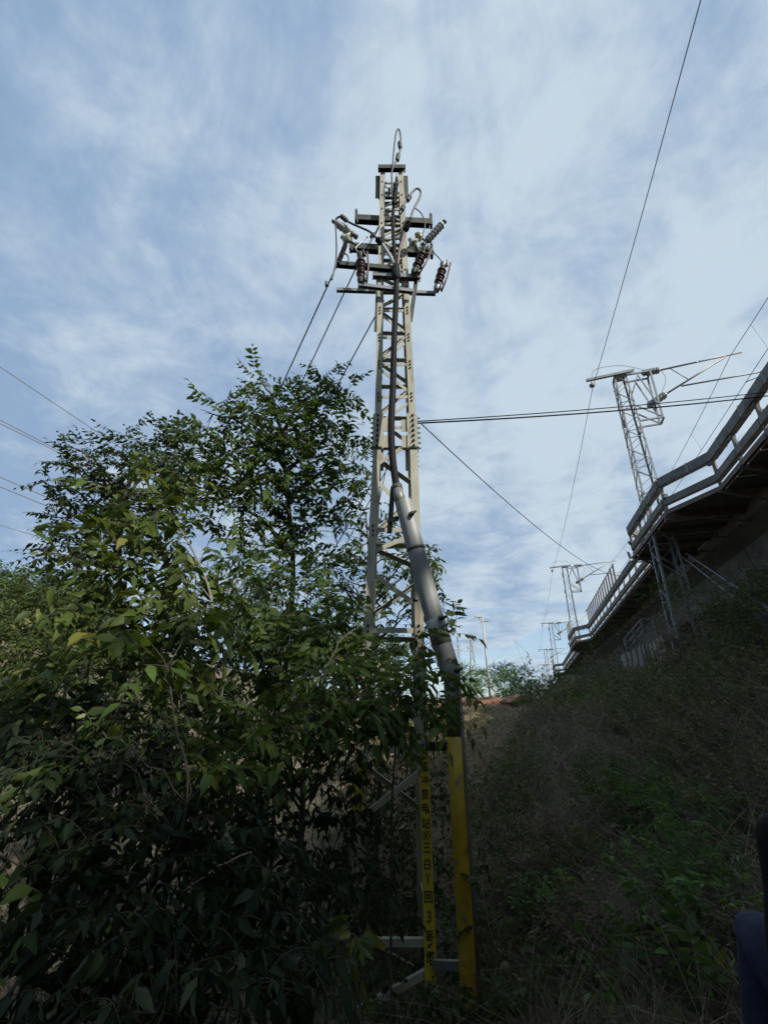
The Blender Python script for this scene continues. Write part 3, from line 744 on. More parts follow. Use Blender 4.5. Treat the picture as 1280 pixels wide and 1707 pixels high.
# walkway slabs, brackets, posts, rail beams
def along(t0, t1, step):
    t = t0
    while t < t1: yield t, min(t + step, t1); t += step
def uv(a, b): d = (b - a).normalized(); return d, d.cross(Z1).normalized()
brk = [p[0] for p in RL]
stations = []
for i in range(len(RL) - 1):
    (ta, qa), (tb, qb) = RL[i], RL[i + 1]
    L_ = math.hypot(tb - ta, qb - qa); n_ = max(1, round(L_ / 2.0))
    for k in range(n_): 
        f = k / n_; stations.append((ta + (tb - ta) * f, qa + (qb - qa) * f))
stations.append(RL[-1])
rr = random.Random(3)
slab_far = MB(); beam_far = MB()
for i in range(len(stations) - 1):
    (ta, qa), (tb, qb) = stations[i], stations[i + 1]
    a, b = T(ta, qa), T(tb, qb); d, rgt = uv(a, b)
    g = d * .025
    far_ = ta > 110
    for zc_, h_, w_, in_ in ((12.02, .40, .28, .16), (11.04, .30, .22, .15)):
        mb = beam_far if far_ else MB()
        jz = rr.uniform(-.012, .012)
        mb.bar(a + g + NR * in_ + Z1 * (zc_ + jz), b - g + NR * in_ + Z1 * (zc_ + jz + rr.uniform(-.01, .01)), w_, h_)
        if not far_: mb.build('rail_beam', 'conc', via)
    if not far_:
        # joint straps and post
        mb = MB(); c = a + NR * .16
        mb.box(c + Z1 * 11.22, .10, .13, 1.24, rgt, d, Z1); mb.box(c + Z1 * 11.26 - d * .16, .20, .24, .16, rgt, d, Z1); mb.box(c + Z1 * 11.75 + d * .1, .16, .3, .12, rgt, d, Z1)
        mb.build('rail_post', 'conc', via)
        mb = MB(); f = rr.uniform(.35, .65); c2 = a.lerp(b, f) + NR * .16 + Z1 * 11.92
        mb.box(c2 + Z1 * .10, .31, .06, .43, rgt, d, Z1); mb.build('beam_strap', 'galv', via)
    # floor slabs
    inner = lambda t: T(t, edge_q(t) + 1.72)
    n_ = 2
    for k in range(n_):
        f0, f1 = k / n_, (k + 1) / n_
        o0, o1 = a.lerp(b, f0), a.lerp(b, f1)
        i0, i1 = inner(ta + (tb - ta) * f0), inner(ta + (tb - ta) * f1)
        e = (o1 - o0).normalized() * .03; e2 = (i1 - i0).normalized() * .03
        zz = FZ + rr.uniform(-.012, .012)
        vs = [o0 + e + NR * .32, o1 - e + NR * .32, i1 - e2, i0 + e2]
        mb = slab_far if far_ else MB()
        mb.add([v + Z1 * (zz - .06) for v in vs] + [v + Z1 * (zz + .06) for v in vs], [(0, 3, 2, 1), (4, 5, 6, 7), (0, 1, 5, 4), (1, 2, 6, 5), (2, 3, 7, 6), (3, 0, 4, 7)])
        if not far_: mb.build('walkway_slab', 'concdark', via)
    if not far_:
        mb = MB(); i0 = T(ta, edge_q(ta) + 1.76)
        mb.bar(a + NR * .02 + Z1 * 10.43, i0 + Z1 * 10.43, .09, .12); mb.bar(a + NR * .12 + Z1 * 10.38, i0 + NR * .0 + Z1 * 9.75, .07, .07)
        mb.build('walkway_bracket', 'rust', via)
slab_far.build('far_walkway_slabs', 'concdark', via, kind='stuff'); beam_far.build('far_rail_beams', 'conc', via, kind='stuff')
# outer stringer under the slabs and steel joists at the first refuge
for i in range(len(RL) - 1):
    (ta, qa), (tb, qb) = RL[i], RL[i + 1]
    mb = MB(); mb.bar(T(ta, qa + .14, 10.55), T(tb, qb + .14, 10.55), .12, .2); mb.build('edge_stringer', 'rust', via)
mb = MB(); mb.bar(T(21.9, 6.3, 10.30), T(21.9, 10.0, 10.30), .12, .18); mb.build('refuge_joist', 'rust', via)
mb = MB(); mb.bar(T(27.7, 6.1, 10.30), T(27.7, 10.0, 10.30), .12, .18); mb.build('refuge_joist', 'rust', via)
mb = MB(); a = T(28.3, 5.95, 10.3); mb.bar(a, a + Z1 * .75 - NR * .12, .12, .05); mb.bar(a, a + NR * .5, .10, .05); mb.build('angle_bracket', 'galv', via)
# far retaining wall that closes the space under the girders
ab = empty('abutment_wall', T(26, 14.5, 4), 'broad stained concrete wall behind the pier under the viaduct', 'wall')
for a_, b_ in ((-12, 2), (2, 14), (14, 25), (25, 37), (37, 52)):
    n_ = 3
    for k in range(n_):
        ta, tb = a_ + (b_ - a_) * k / n_, a_ + (b_ - a_) * (k + 1) / n_
        for zz in range(5):
            mb = MB(); z_ = 1.2 + zz * 1.75; mb.bar(T(ta + .03, edge_q(ta) + 6.6 + .02 * ((k + zz) % 2), z_), T(tb - .03, edge_q(tb) + 6.6 + .02 * ((k + zz) % 2), z_), .6, 1.71); mb.build('wall_panel', 'pier', ab)
# picket barrier standing on the walkway edge
pk = empty('picket_barrier', T(50, rail_q(50), 11.9), 'dark upright-bar barrier standing on the far walkway edge', 'fence')
t_ = 40.0
while t_ < 58:
    mb = MB(); a = T(t_, rail_q(t_) + .12, 11.95); mb.bar(a, a + Z1 * 1.75, .10, .24, U); mb.build('picket', 'rust', pk); t_ += 1.2
for zz in (12.05, 13.72):
    mb = MB(); mb.tube([T(tt, rail_q(tt) + .18, zz) for tt in np.linspace(39.8, 58, 16)], .035, 6); mb.build('rail', 'rust', pk)
for mt in MT[1:3]:      # refuge hand rails at the far masts
    hr = empty('refuge_railing', T(mt, rail_q(mt), 11.9), 'thin railing round the %s mast refuge' % ('second' if mt < 80 else 'third'), 'railing', 'refuge railings at the far masts')
    tt = np.linspace(mt - 1.5, mt + 3, 7)
    for x_ in tt:
        mb = MB(); a = T(x_, rail_q(x_) + .1, 11.9); mb.bar(a, a + Z1 * 1.6, .07, .07); mb.build('post', 'galv', hr)
    mb = MB(); mb.tube([T(x_, rail_q(x_) + .1, 13.5) for x_ in tt], .04, 6); mb.build('rail', 'galv', hr)
# ladder from the refuge down to the pier
lad = empty('steel_ladder', T(27, 8, 7), 'slanting steel ladder under the refuge reaching down to the bank', 'ladder')
l0a, l0b = T(27.6, 8.3, 10.2), T(27.0, 8.3, 10.2)
l1a = O + ray(1276, 1036) * (24.5 / ray(1276, 1036).xy.length); l1b = l1a + Vector((.55, -.1, .25))
for a, b in ((l0a, l1a), (l0b, l1b)):
    mb = MB(); mb.bar(a, b, .09, .06); mb.build('side_rail', 'galv', lad)
for k in range(1, 15):
    mb = MB(); mb.tube([l0a.lerp(l1a, k / 15), l0b.lerp(l1b, k / 15)], .022, 6); mb.build('rung', 'galv', lad)

# grooved retaining wall, posts and stair rails beside it
rw = empty('retaining_wall', P(1085, 1125, 27), 'grooved grey concrete retaining wall on the embankment under the viaduct', 'wall')
wl_pts = [(1030, 1096), (1052, 1082), (1074, 1078), (1105, 1056)]
for seg, (pa, pb, n_) in enumerate((((1034, 1092), (1072, 1074), 9), ((1074, 1079), (1104, 1058), 10))):
    a, b = P(*pa, 28.5 - seg * .8), P(*pb, 27.4 - seg * .8); d, rgt = uv(a, b)
    for k in range(n_):
        f0, f1 = k / n_ + .012, (k + 1) / n_ - .012
        c0, c1 = a.lerp(b, f0), a.lerp(b, f1); w_ = (c1 - c0).length
        mb = MB(); th = .22 + .03 * ((k % 2))
        hgt = 3.2
        vs = [c0 - Z1 * hgt, c1 - Z1 * hgt, c1, c0]
        vs = [v - rgt * 0 + Vector((0, 0, 0)) for v in vs]
        bk_ = Vector((rgt.x, rgt.y, 0)); bk_ = bk_ if bk_.y > 0 else -bk_
        mb.add([v - bk_ * (.07 * (k % 2)) for v in vs] + [v + bk_ * th for v in vs], [(0, 1, 2, 3), (7, 6, 5, 4), (0, 4, 5, 1), (1, 5, 6, 2), (2, 6, 7, 3), (3, 7, 4, 0)])
        mb.build('wall_plank', 'concpale', rw)
sr = empty('stair_railing', P(1070, 1060, 28), 'grey stair railing with slanting rails above the retaining wall', 'railing')
posts = [((1041, 1064), (1046, 1085)), ((1054, 1048), (1062, 1072)), ((1068, 1032), (1075, 1056)), ((1088, 1030), (1096, 1056)), ((1110, 1012), (1118, 1046))]
for a_, b_ in posts:
    mb = MB(); mb.bar(P(*a_, 28), P(*b_, 28), .14, .14, Y1); mb.build('post', 'conc', sr)
for dy_ in (0, 9, 18):
    mb = MB(); mb.tube([P(a_[0] + dy_ * .3, a_[1] + dy_, 28) for a_, b_ in posts], .035, 6); mb.build('rail', 'galv', sr)

# ------------------------------------------------------------------ overhead line masts
MH = 9.6; MZ = 10.85
m1q = 6.75
m1 = T(MT[0], m1q, MZ)
def ml(px, py):
    p = PL(px, py, m1, U) - m1; return Vector((p.dot(NR), 0, p.z))
def lattice(mb_legs, mb_br, z0, z1, w0, w1, pan, leg=.09, br=.045):
    def c(z_, sx_, sy_):
        w_ = w0 + (w1 - w0) * (z_ - z0) / (z1 - z0); return Vector((sx_ * w_ / 2, sy_ * w_ / 2, z_))
    for k, (sx_, sy_) in enumerate(((-1, -1), (1, -1), (1, 1), (-1, 1))):
        mb = MB(); mb.angle(c(z0, sx_, sy_), c(z1, sx_, sy_), leg, .014, X1 * -sx_, Y1 * -sy_); mb_legs.append(mb)
    n_ = round((z1 - z0) / pan); cs = [(-1, -1), (1, -1), (1, 1), (-1, 1)]
    for f in range(4):
        a_, b_ = cs[f], cs[(f + 1) % 4]
        for k in range(n_):
            za, zb = z0 + (z1 - z0) * k / n_, z0 + (z1 - z0) * (k + 1) / n_
            if (k + f) % 2: mb_br.bar(c(za, *a_), c(zb, *b_), br, .02)
            else: mb_br.bar(c(za, *b_), c(zb, *a_), br, .02)
            if k % 3 == 0: mb_br.bar(c(za, *a_), c(za, *b_), br, .02)
proto = empty('catenary_mast', (0, 0, 0))
legs = []; br = MB(); lattice(legs, br, 0, MH, .95, .66, .62)
for l in legs: l.build('leg', 'galv', proto)
br.build('bracing', 'galv', proto, kind='stuff')
mb = MB(); mb.box((0, 0, MH + .03), .66, .66, .04); mb.build('head_plate', 'galv', proto)
armL = ml(975, 637.5); armL.z = MH - .02
mb = MB(); mb.channel(Vector((armL.x, -.42, armL.z)), Vector((.75, -.42, MH + .08)), .14, .16, .02); mb.build('side_arm', 'galv', proto)
hang = Vector((armL.x + .25, -.42, MH - .1))
mb = MB(); mb.tube([hang, hang - Z1 * .22], .02, 6); mb.lathe(hang - Z1 * .2, hang - Z1 * .5, [(0, .04), (.2, .12), (.35, .17), (.5, .10), (.6, .17), (.8, .12), (1, .04)], 10); mb.build('suspension_insulator', 'pipe_dark', proto)
bx = 1.55; b_top, b_bot = MH - .1, MH - 3.3
mb = MB()
for sy_ in (-.34, .34):
    mb.bar((bx, sy_, b_top), (bx - .05, sy_, b_bot), .09, .09); mb.bar((.3, sy_, b_top), (bx, sy_, b_top), .08, .08); mb.bar((.38, sy_, b_bot), (bx, sy_, b_bot), .08, .08)
    mb.bar((.85, sy_, b_top), (bx, sy_, b_bot + .5), .06, .06); mb.bar((.4, sy_, b_top - 1.2), (.95, sy_, b_top), .06, .06); mb.bar((.42, sy_, b_bot + 1.0), (bx, sy_, b_bot), .06, .06)
for z_ in (b_top, b_bot): mb.bar((bx, -.34, z_), (bx, .34, z_), .09, .09)
mb.build('cantilever_bracket', 'galv', proto)
def plan(a): return Vector((a.x, 0, a.z))
up0, up1, up2 = ml(1068, 622), ml(1100, 616.5), ml(1235, 586.6)
lo0, lo1, lo2 = ml(1079, 677), ml(1110, 656), ml(1208, 594.5)
for a, b in ((up0, up1), (lo0, lo1)):
    mb = MB(); mb.lathe(a, b, sheds(None, None, 10, .15, .22, .20, .08, .07), 12); mb.build('rod_insulator', 'alu', proto)
for nm, a, b, r in (('top_tube', up1, up2, .052), ('cantilever_tube', lo1, lo2, .056), ('strut_tube', ml(1115, 613), ml(1147, 632), .028), ('registration_tube', ml(1135, 643), ml(1290, 615.5), .046), ('steady_arm', ml(1241, 637), ml(1285, 619), .026)):
    mb = MB(); mb.tube([a, b], r, 8); mb.build(nm, 'galv', proto)
mb = MB(); mb.tube(spline([hang + Vector((.05, 0, .1)), Vector((-1.2, -.3, MH + .75)), Vector((.2, -.2, MH + .75)), Vector((1.3, -.1, MH + .2)), up0], 6), .014, 5)
mb.tube(spline([up1 + Vector((.05, 0, -.05)), (up1 + lo1) / 2 + Vector((.15, 0, .1)), lo1 + Vector((-.2, 0, .15))], 6), .014, 5); mb.build('bond_wire', 'wire', proto)
for k in range(2):
    mb = MB(); mb.box((-.42, -.3, MH - 1.1 - 2.2 * k), .12, .05, .55); mb.build('anchor_plate', 'pipe_dark', proto)
ords = ['nearest tall grey lattice railway mast rising through the walkway refuge', 'second lattice railway mast standing beside the picket barrier', 'third railway mast along the viaduct, smaller, near the horizon',
        'fourth small railway mast close to the horizon', 'farthest tiny railway mast at the end of the line']
masts = []
for i, mt in enumerate(MT):
    o = proto if i == 0 else copy_tree(proto)
    q_ = m1q if i == 0 else rail_q(mt) + .65
    o.location = T(mt, q_, MZ if i == 0 else MZ + .1); o.rotation_euler.z = -TA
    tag(o, ords[i], 'railway mast', 'catenary masts along the viaduct'); masts.append(o)
# the nearest mast stands on a trestle that goes down to the bank
legs = []; br = MB(); lattice(legs, br, -6.4, 0, 1.15, .95, .9, .10, .055)
for l in legs:
    o = l.build('trestle_leg', 'galv'); o.parent = masts[0]
o = br.build('trestle_bracing', 'galv', kind='stuff'); o.parent = masts[0]
def mw(i, v):
    o = masts[i]; return Vector(o.location) + NR * v.x + U * v.y + Z1 * v.z
mess = ml(1217, 592) ; cont = ml(1244, 634)
ends0 = [mw(0, mess) - U * 40 + NR * 1.2, mw(0, cont) - U * 40 + NR * 1.2, mw(0, hang - Z1 * .5) - U * 38.5 + NR * 2.6]
for nm, v, sg, e0, lab, r in (('messenger_wire', mess, .9, ends0[0], 'upper catenary wire running over the railway track', .017),
                           ('contact_wire', cont, .12, ends0[1], 'lower contact wire running over the railway track', .017),
                           ('return_wire', hang - Z1 * .5, .55, ends0[2], 'long line wire hung from the side arms of the railway masts', .016)):
    pts_ = [e0] + [mw(i, v) for i in range(4)]
    full = []
    for i in range(len(pts_) - 1): full += sagline(pts_[i], pts_[i + 1], sg, 16)[(1 if i else 0):]
    wire(nm, full, r, lab, 'wire')
    if nm == 'messenger_wire': mpts = full
    if nm == 'contact_wire': cpts = full
for i in (8, 12, 15, 19, 24, 29):
    wire('dropper_wire', [mpts[i], cpts[i]], .008, 'thin vertical dropper between the two track wires', 'wire', group='dropper wires over the track', n=4)

# ------------------------------------------------------------------ far things: pylons, distribution line, lamp
def pylon(px, base_py, y, top_py, label):
    b = P(px, base_py, y); tp = P(px, top_py, y); H = tp.z - b.z + 6; b = Vector((b.x, b.y, b.z - 6))
    t = empty('transmission_pylon', b, label, 'pylon', 'far transmission pylons')
    w0, w1 = H * .17, H * .035; zs = [0, .25, .45, .6, .72, .82, .9, 1.0]
    def c(f, sx_, sy_):
        w_ = (w0 + (w1 - w0) * min(1, f / .72)) / 2; return b + Vector((sx_ * w_, sy_ * w_, f * H))
    mb = MB(); 
    for sx_ in (-1, 1):
        for sy_ in (-1, 1):
            for i in range(len(zs) - 1): mb.bar(c(zs[i], sx_, sy_), c(zs[i + 1], sx_, sy_), .22, .22)
    for i in range(len(zs) - 1):
        for s_ in (-1, 1):
            mb.bar(c(zs[i], -1, s_), c(zs[i + 1], 1, s_), .14, .14); mb.bar(c(zs[i], 1, s_), c(zs[i + 1], -1, s_), .14, .14)
            mb.bar(c(zs[i], s_, -1), c(zs[i + 1], s_, 1), .14, .14); mb.bar(c(zs[i], s_, 1), c(zs[i + 1], s_, -1), .14, .14)
    mb.build('lattice_body', 'pylon', t)
    for f, l_ in ((.73, .11), (.84, .13), (.95, .10)):
        for s_ in (-1, 1):
            mb = MB(); e = b + Vector((s_ * H * l_, 0, f * H)); 
            for sy_ in (-1, 1): mb.bar(c(f - .03, s_, sy_), e, .16, .16); mb.bar(c(f + .03, s_, sy_), e, .16, .16)
            mb.build('crossarm', 'pylon', t)
    return t
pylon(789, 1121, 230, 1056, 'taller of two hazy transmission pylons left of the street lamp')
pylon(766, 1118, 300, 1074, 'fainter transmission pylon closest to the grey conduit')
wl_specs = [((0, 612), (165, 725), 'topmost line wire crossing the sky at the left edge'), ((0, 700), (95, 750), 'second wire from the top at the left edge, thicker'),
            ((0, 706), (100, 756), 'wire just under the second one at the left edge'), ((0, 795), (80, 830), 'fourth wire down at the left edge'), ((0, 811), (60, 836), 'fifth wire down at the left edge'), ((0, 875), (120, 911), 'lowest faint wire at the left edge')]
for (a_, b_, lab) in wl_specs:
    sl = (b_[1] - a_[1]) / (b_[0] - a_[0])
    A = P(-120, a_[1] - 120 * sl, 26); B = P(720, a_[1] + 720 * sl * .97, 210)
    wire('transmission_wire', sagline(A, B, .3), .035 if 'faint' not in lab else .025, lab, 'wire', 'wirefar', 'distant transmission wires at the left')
lb = P(817, 1160, 45); lb.z = tz(lb.x, lb.y) - .3
lt = P(806, 1029, 45)
lamp = empty('street_lamp', lb, 'tall thin street lamp with a single arm beyond the dry slope', 'street lamp')
mb = MB(); mb.tube([lb, Vector((lb.x - .1, lb.y, lt.z))], [.11, .075], 10); mb.build('pole', 'lampgrey', lamp)
at_ = Vector((lb.x - .1, lb.y, lt.z - .5)); ah = P(797, 1028, 45)
mb = MB(); mb.tube([at_, ah], .045, 6); mb.build('arm', 'lampgrey', lamp)
mb = MB(); mb.box(ah, .75, .25, .10); mb.build('lamp_head', 'lampgrey', lamp)
mb = MB(); mb.box(at_ + Vector((.35, 0, .15)), .5, .3, .05); mb.build('solar_bracket', 'lampgrey', lamp)
mb = MB(); mb.bar(lb + Vector((.55, 0, .2)), lb + Vector((.0, 0, 2.6)), .10, .10); mb.build('prop', 'lampgrey', lamp)
# ------------------------------------------------------------------ vegetation
LT = np.array([(0, 0, 0), (.36, 0, 0), (.72, 0, -.10), (1, 0, -.38), (.28, .5, .13), (.64, .37, .02), (.28, -.5, .13), (.64, -.37, .02)])
LF = np.array([(0, 1, 4), (4, 1, 5), (5, 1, 2), (5, 2, 3), (0, 6, 1), (6, 7, 1), (7, 2, 1), (7, 3, 2)])
LT4 = np.array([(0, 0, 0), (.5, 0, -.05), (1, 0, -.35), (.42, .5, .12), (.42, -.5, .12)]); LF4 = np.array([(0, 1, 3), (3, 1, 2), (0, 4, 1), (4, 2, 1)])
def nrmz(a): return a / np.maximum(np.linalg.norm(a, axis=-1, keepdims=True), 1e-9)
def leaf_frames(d, up):
    d = nrmz(d); s = nrmz(np.cross(up, d)); n = np.cross(d, s); return d, s, n
def leaf_verts(pos, d, s, n, L, Wd, low=False):
    t, f = (LT4, LF4) if low else (LT, LF)
    n = n * RNG.uniform(.2, 2.0, (len(n), 1))
    v = pos[:, None, :] + d[:, None, :] * (t[None, :, 0:1] * L[:, None, None]) + s[:, None, :] * (t[None, :, 1:2] * Wd[:, None, None]) + n[:, None, :] * (t[None, :, 2:3] * Wd[:, None, None])
    k = len(t); F = (np.arange(len(pos))[:, None, None] * k + f[None]).reshape(-1, 3)
    return v.reshape(-1, 3), F
single_meshes = {}
def single_leaf_mesh(key):
    if key not in single_meshes:
        single_meshes[key] = np_mesh('leaf', LT, LF, 'leaf1_' + key)
    return single_meshes[key]
def proj_np(p):
    zc_ = p[:, 1] * CP + (p[:, 2] - EYE) * SP
    return 640 + FPX * p[:, 0] / zc_, 853 - FPX * ((p[:, 2] - EYE) * CP - p[:, 1] * SP) / zc_, zc_
def ribbon_tubes(polys, rads, n=3):
    """many thin tubes as one numpy mesh: polys (m,k,3), rads (m,k)"""
    m, k, _ = polys.shape
    d = nrmz(np.gradient(polys, axis=1)); ref = np.where(np.abs(d[..., 2:3]) > .9, np.array([1., 0, 0]), np.array([0, 0, 1.]))
    a = nrmz(np.cross(d, ref)); b = np.cross(d, a)
    an = 2 * np.pi * np.arange(n) / n
    v = polys[:, :, None, :] + (a[:, :, None, :] * np.cos(an)[None, None, :, None] + b[:, :, None, :] * np.sin(an)[None, None, :, None]) * rads[:, :, None, None]
    i, j, q = np.meshgrid(np.arange(m), np.arange(k - 1), np.arange(n), indexing='ij')
    base = i * k * n + j * n
    f = np.stack([base + q, base + (q + 1) % n, base + n + (q + 1) % n, base + n + q], -1).reshape(-1, 4)
    return v.reshape(-1, 3), f
def ball(n, surf=.5):
    v = nrmz(RNG.normal(size=(n, 3))); return v * (RNG.random((n, 1)) ** (surf / 3 + .08))
def make_sprays(cl, L, Wd, rl, pairs, cov, droop, outward, flat=.0, jitter=.35, lsurf=.6, upbias=.1):
    """cl: list of (centre, R, tint_offset). returns leaf arrays and rachis polylines"""
    pos, dr, up, ll, ww, tt, rach = [], [], [], [], [], [], []
    for (c, R, to) in cl:
        c = np.array(c); R = np.array(R)
        nl = cov * math.pi * max(R[0], R[1]) * R[2] / (.6 * L * Wd)
        ns = max(3, int(nl / (2 * pairs + 1)))
        b = ball(ns, lsurf); p0 = c + b * R
        dd = nrmz(b * 1.0 + np.array(outward) * .45 + RNG.normal(size=(ns, 3)) * .45 + np.array([0, 0, upbias]))
        LL = rl * RNG.uniform(.65, 1.25, ns)
        s = np.linspace(0, 1, 5)[None, :, None]
        pl = p0[:, None, :] + dd[:, None, :] * (s * LL[:, None, None]) + np.array([0, 0, -1.0]) * (s ** 2 * LL[:, None, None] * droop * .5)
        rach.append(pl)
        sd = nrmz(np.cross(dd, np.array([0, 0, 1.0]) + RNG.normal(size=(ns, 3)) * .25))
        nn = nrmz(np.cross(sd, dd)); nn = np.where(nn[:, 2:3] < 0, -nn, nn)
        tb = np.clip(RNG.normal(.40 + to, .16, ns), 0, 1); tsz = RNG.uniform(.72, 1.18, ns)
        for k in range(pairs + 1):
            f = .12 + .88 * k / pairs
            pp = p0 + dd * (f * LL)[:, None] + np.array([0, 0, -1.0]) * (f * f * LL * droop * .5)[:, None]
            rd = nrmz(dd + np.array([0, 0, -1.0]) * (droop * f))
            for sg in ((-1, 1) if k < pairs else (0,)):
                spread = .85 if sg else 0.0
                d = rd * (.55 if sg else 1.0) + sd * (sg * spread) + np.array([0, 0, -1.0]) * droop * RNG.uniform(.3, 1.1, (ns, 1)) + RNG.normal(size=(ns, 3)) * .16
                sz = RNG.uniform(.55, 1.22, ns) * (1 - .25 * abs(f - .55)) * tsz
                keep = RNG.random(ns) < .93
                pos.append(pp[keep]); dr.append(d[keep]); up.append((nn + RNG.normal(size=(ns, 3)) * jitter)[keep])
                ll.append((L * sz)[keep]); ww.append((Wd * sz * RNG.uniform(.85, 1.15, ns))[keep]); tt.append(np.clip(tb + RNG.normal(0, .12, ns), 0, 1)[keep])
    return [np.concatenate(a) for a in (pos, dr, up, ll, ww, tt)] + [np.concatenate(rach)]
def limb(a, b, r0, r1, sag=.15, n=7, wob=.05):
    a, b = Vector(a), Vector(b); L_ = (b - a).length; pts = []
    for i in range(n + 1):
        f = i / n; p = a.lerp(b, f) + Vector((0, 0, math.sin(f * math.pi) * sag * L_))
        p += Vector((rnd.uniform(-1, 1), rnd.uniform(-1, 1), rnd.uniform(-1, 1))) * wob * L_ * math.sin(f * math.pi)
        pts.append(p)
    return pts, [r0 + (r1 - r0) * i / n for i in range(n + 1)]
N_SINGLE = 0
def plant(name, label, cat, base, trunk, clusters, leaf=(.13, .05), pairs=5, rl=.42, cov=3.0, mkey='mid', droop=.5, tr=.07,
          group=None, singles=300, bark='bark', flat=1.0, low=False, depth_k=.9, minpx=10, upbias=.1, nbr=None, twigs=5, lsurf=.6):
    """clusters: (px, py, forward distance, radius in photo px[, tint offset]) -> ellipsoids at their own place"""
    global N_SINGLE
    base = Vector(base); root = empty(name, base, label, cat, group)
    cl = []
    for c in clusters:
        px, py, y, r = c[:4]; to = c[4] if len(c) > 4 else 0.0
        p = P(px, py, y); R = r * depth(p) / FPX
        cl.append((p, (R, R * depth_k, R * flat), to + RNG.uniform(-.10, .10)))
    trunk = [base - Vector((0, 0, .15))] + [Vector(t) for t in trunk]
    tp = spline(trunk, 6); m_ = len(tp)
    mb = MB(); mb.tube(tp, [tr * (1 - .75 * i / (m_ - 1)) for i in range(m_)], 9); mb.build('trunk', bark, root)
    # limbs
    for i, (c, R, to) in enumerate(cl):
        if nbr is not None and i >= nbr: break
        below = [p for p in tp if p.z < c.z + .1] or tp[:2]
        a = min(below, key=lambda p: (p - c).length * .6 + abs((c.z - .55 * (c - p).to_2d().length) - p.z))
        pts, rs = limb(a, c, tr * .34, tr * .10)
        mb = MB(); mb.tube(pts, rs, 6); mb.build('branch', bark, root)
    pos, dr, up, ll, ww, tt, rach = make_sprays(cl, leaf[0], leaf[1], rl, pairs, cov, droop, (0, 0, 0), upbias=upbias, lsurf=lsurf)
    # twigs from the cluster hearts to the sprays
    tw = []; k = 0
    for (c, R, to) in cl:
        nn = twigs
        e = np.array(c) + ball(nn, .4) * np.array(R) * 1.0
        s = np.linspace(0, 1, 5)[None, :, None]
        tw.append(np.array(c) + (e - np.array(c))[:, None, :] * s + np.array([0, 0, .12]) * (s * (1 - s)) * R[0])
    rr_ = leaf[1] * .045
    v1, f1 = ribbon_tubes(rach, np.linspace(rr_ * 1.4, rr_ * .7, 5)[None, :].repeat(len(rach), 0))
    if twigs:
        tw = np.concatenate(tw); v2, f2 = ribbon_tubes(tw, np.linspace(tr * .10, tr * .04, 5)[None, :].repeat(len(tw), 0), 4)
        v1 = np.concatenate([v1, v2]); f1 = np.concatenate([f1, f2 + len(v1) - len(v2)])
    np_obj('twigs', v1, f1, 'twig', root, kind='stuff')
    d, s, n = leaf_frames(dr, up)
    px, py, zc_ = proj_np(pos + d * (ll * .5)[:, None])
    size = ll * FPX / np.maximum(zc_, .1)
    ok = (px > 5) & (px < 1275) & (py > 5) & (py < 1702) & (size >= minpx) & (zc_ > .3)
    cand = np.where(ok)[0]; cand = cand[np.argsort(zc_[cand])][:singles]
    sel = np.zeros(len(pos), bool); sel[cand] = True
    if (~sel).any():
        v, f = leaf_verts(pos[~sel], d[~sel], s[~sel], n[~sel], ll[~sel], ww[~sel], low)
        np_obj('foliage', v, f, 'leaf_' + mkey, root, tint=np.repeat(tt[~sel], 5 if low else 8), smooth=False, kind='stuff')
    me = single_leaf_mesh(mkey) if len(cand) else None; cu = RNG.uniform(.3, 2.0, len(pos))
    for i in cand:
        o = bpy.data.objects.new('leaf', me); COL.objects.link(o); o.parent = root
        mx = Matrix(((d[i, 0] * ll[i], s[i, 0] * ww[i], n[i, 0] * ww[i] * cu[i], pos[i, 0] - base.x), (d[i, 1] * ll[i], s[i, 1] * ww[i], n[i, 1] * ww[i] * cu[i], pos[i, 1] - base.y),
                     (d[i, 2] * ll[i], s[i, 2] * ww[i], n[i, 2] * ww[i] * cu[i], pos[i, 2] - base.z), (0, 0, 0, 1)))
        o.matrix_basis = mx; N_SINGLE += 1
    return root
def gpt(x, y, dz=0.0): return Vector((x, y, tz(x, y) + dz))
def hit(px, py, far=200):
    r = ray(px, py).normalized(); t = 1.0
    while t < far:
        p = O + r * t
        if p.z < tz(p.x, p.y): return p
        t += .05 + t * .004
    return O + r * far

# tall tree behind, left of the tower
b = gpt(-1.9, 8.2)
plant('broadleaf_tree', 'tallest leafy tree, its crown peaking left of the tower', 'tree', b,
      [b + Vector((.05, 0, 1.6)), b + Vector((.1, .05, 3.2)), b + Vector((.25, 0, 4.6)), P(470, 720, 7.9)],
      [(432, 632, 7.4, 22), (452, 668, 7.4, 34), (418, 700, 7.5, 34), (548, 640, 7.7, 30), (572, 660, 7.8, 26), (510, 672, 7.7, 40), (540, 710, 7.8, 46), (475, 720, 7.6, 52), (355, 690, 7.2, 28), (380, 735, 7.3, 45), (340, 760, 7.2, 48),
       (565, 760, 8.0, 42), (500, 780, 7.8, 55), (430, 790, 7.6, 55), (590, 772, 7.9, 24), (545, 820, 8.0, 44), (470, 840, 7.9, 52), (400, 850, 7.7, 52), (330, 830, 7.4, 50), (300, 770, 7.2, 40), (440, 910, 7.9, 48), (510, 880, 8.0, 36)],
      leaf=(.155, .066), pairs=5, rl=.44, cov=3.32, mkey='mid', droop=.35, tr=.11, group='trees left of the tower', minpx=9)
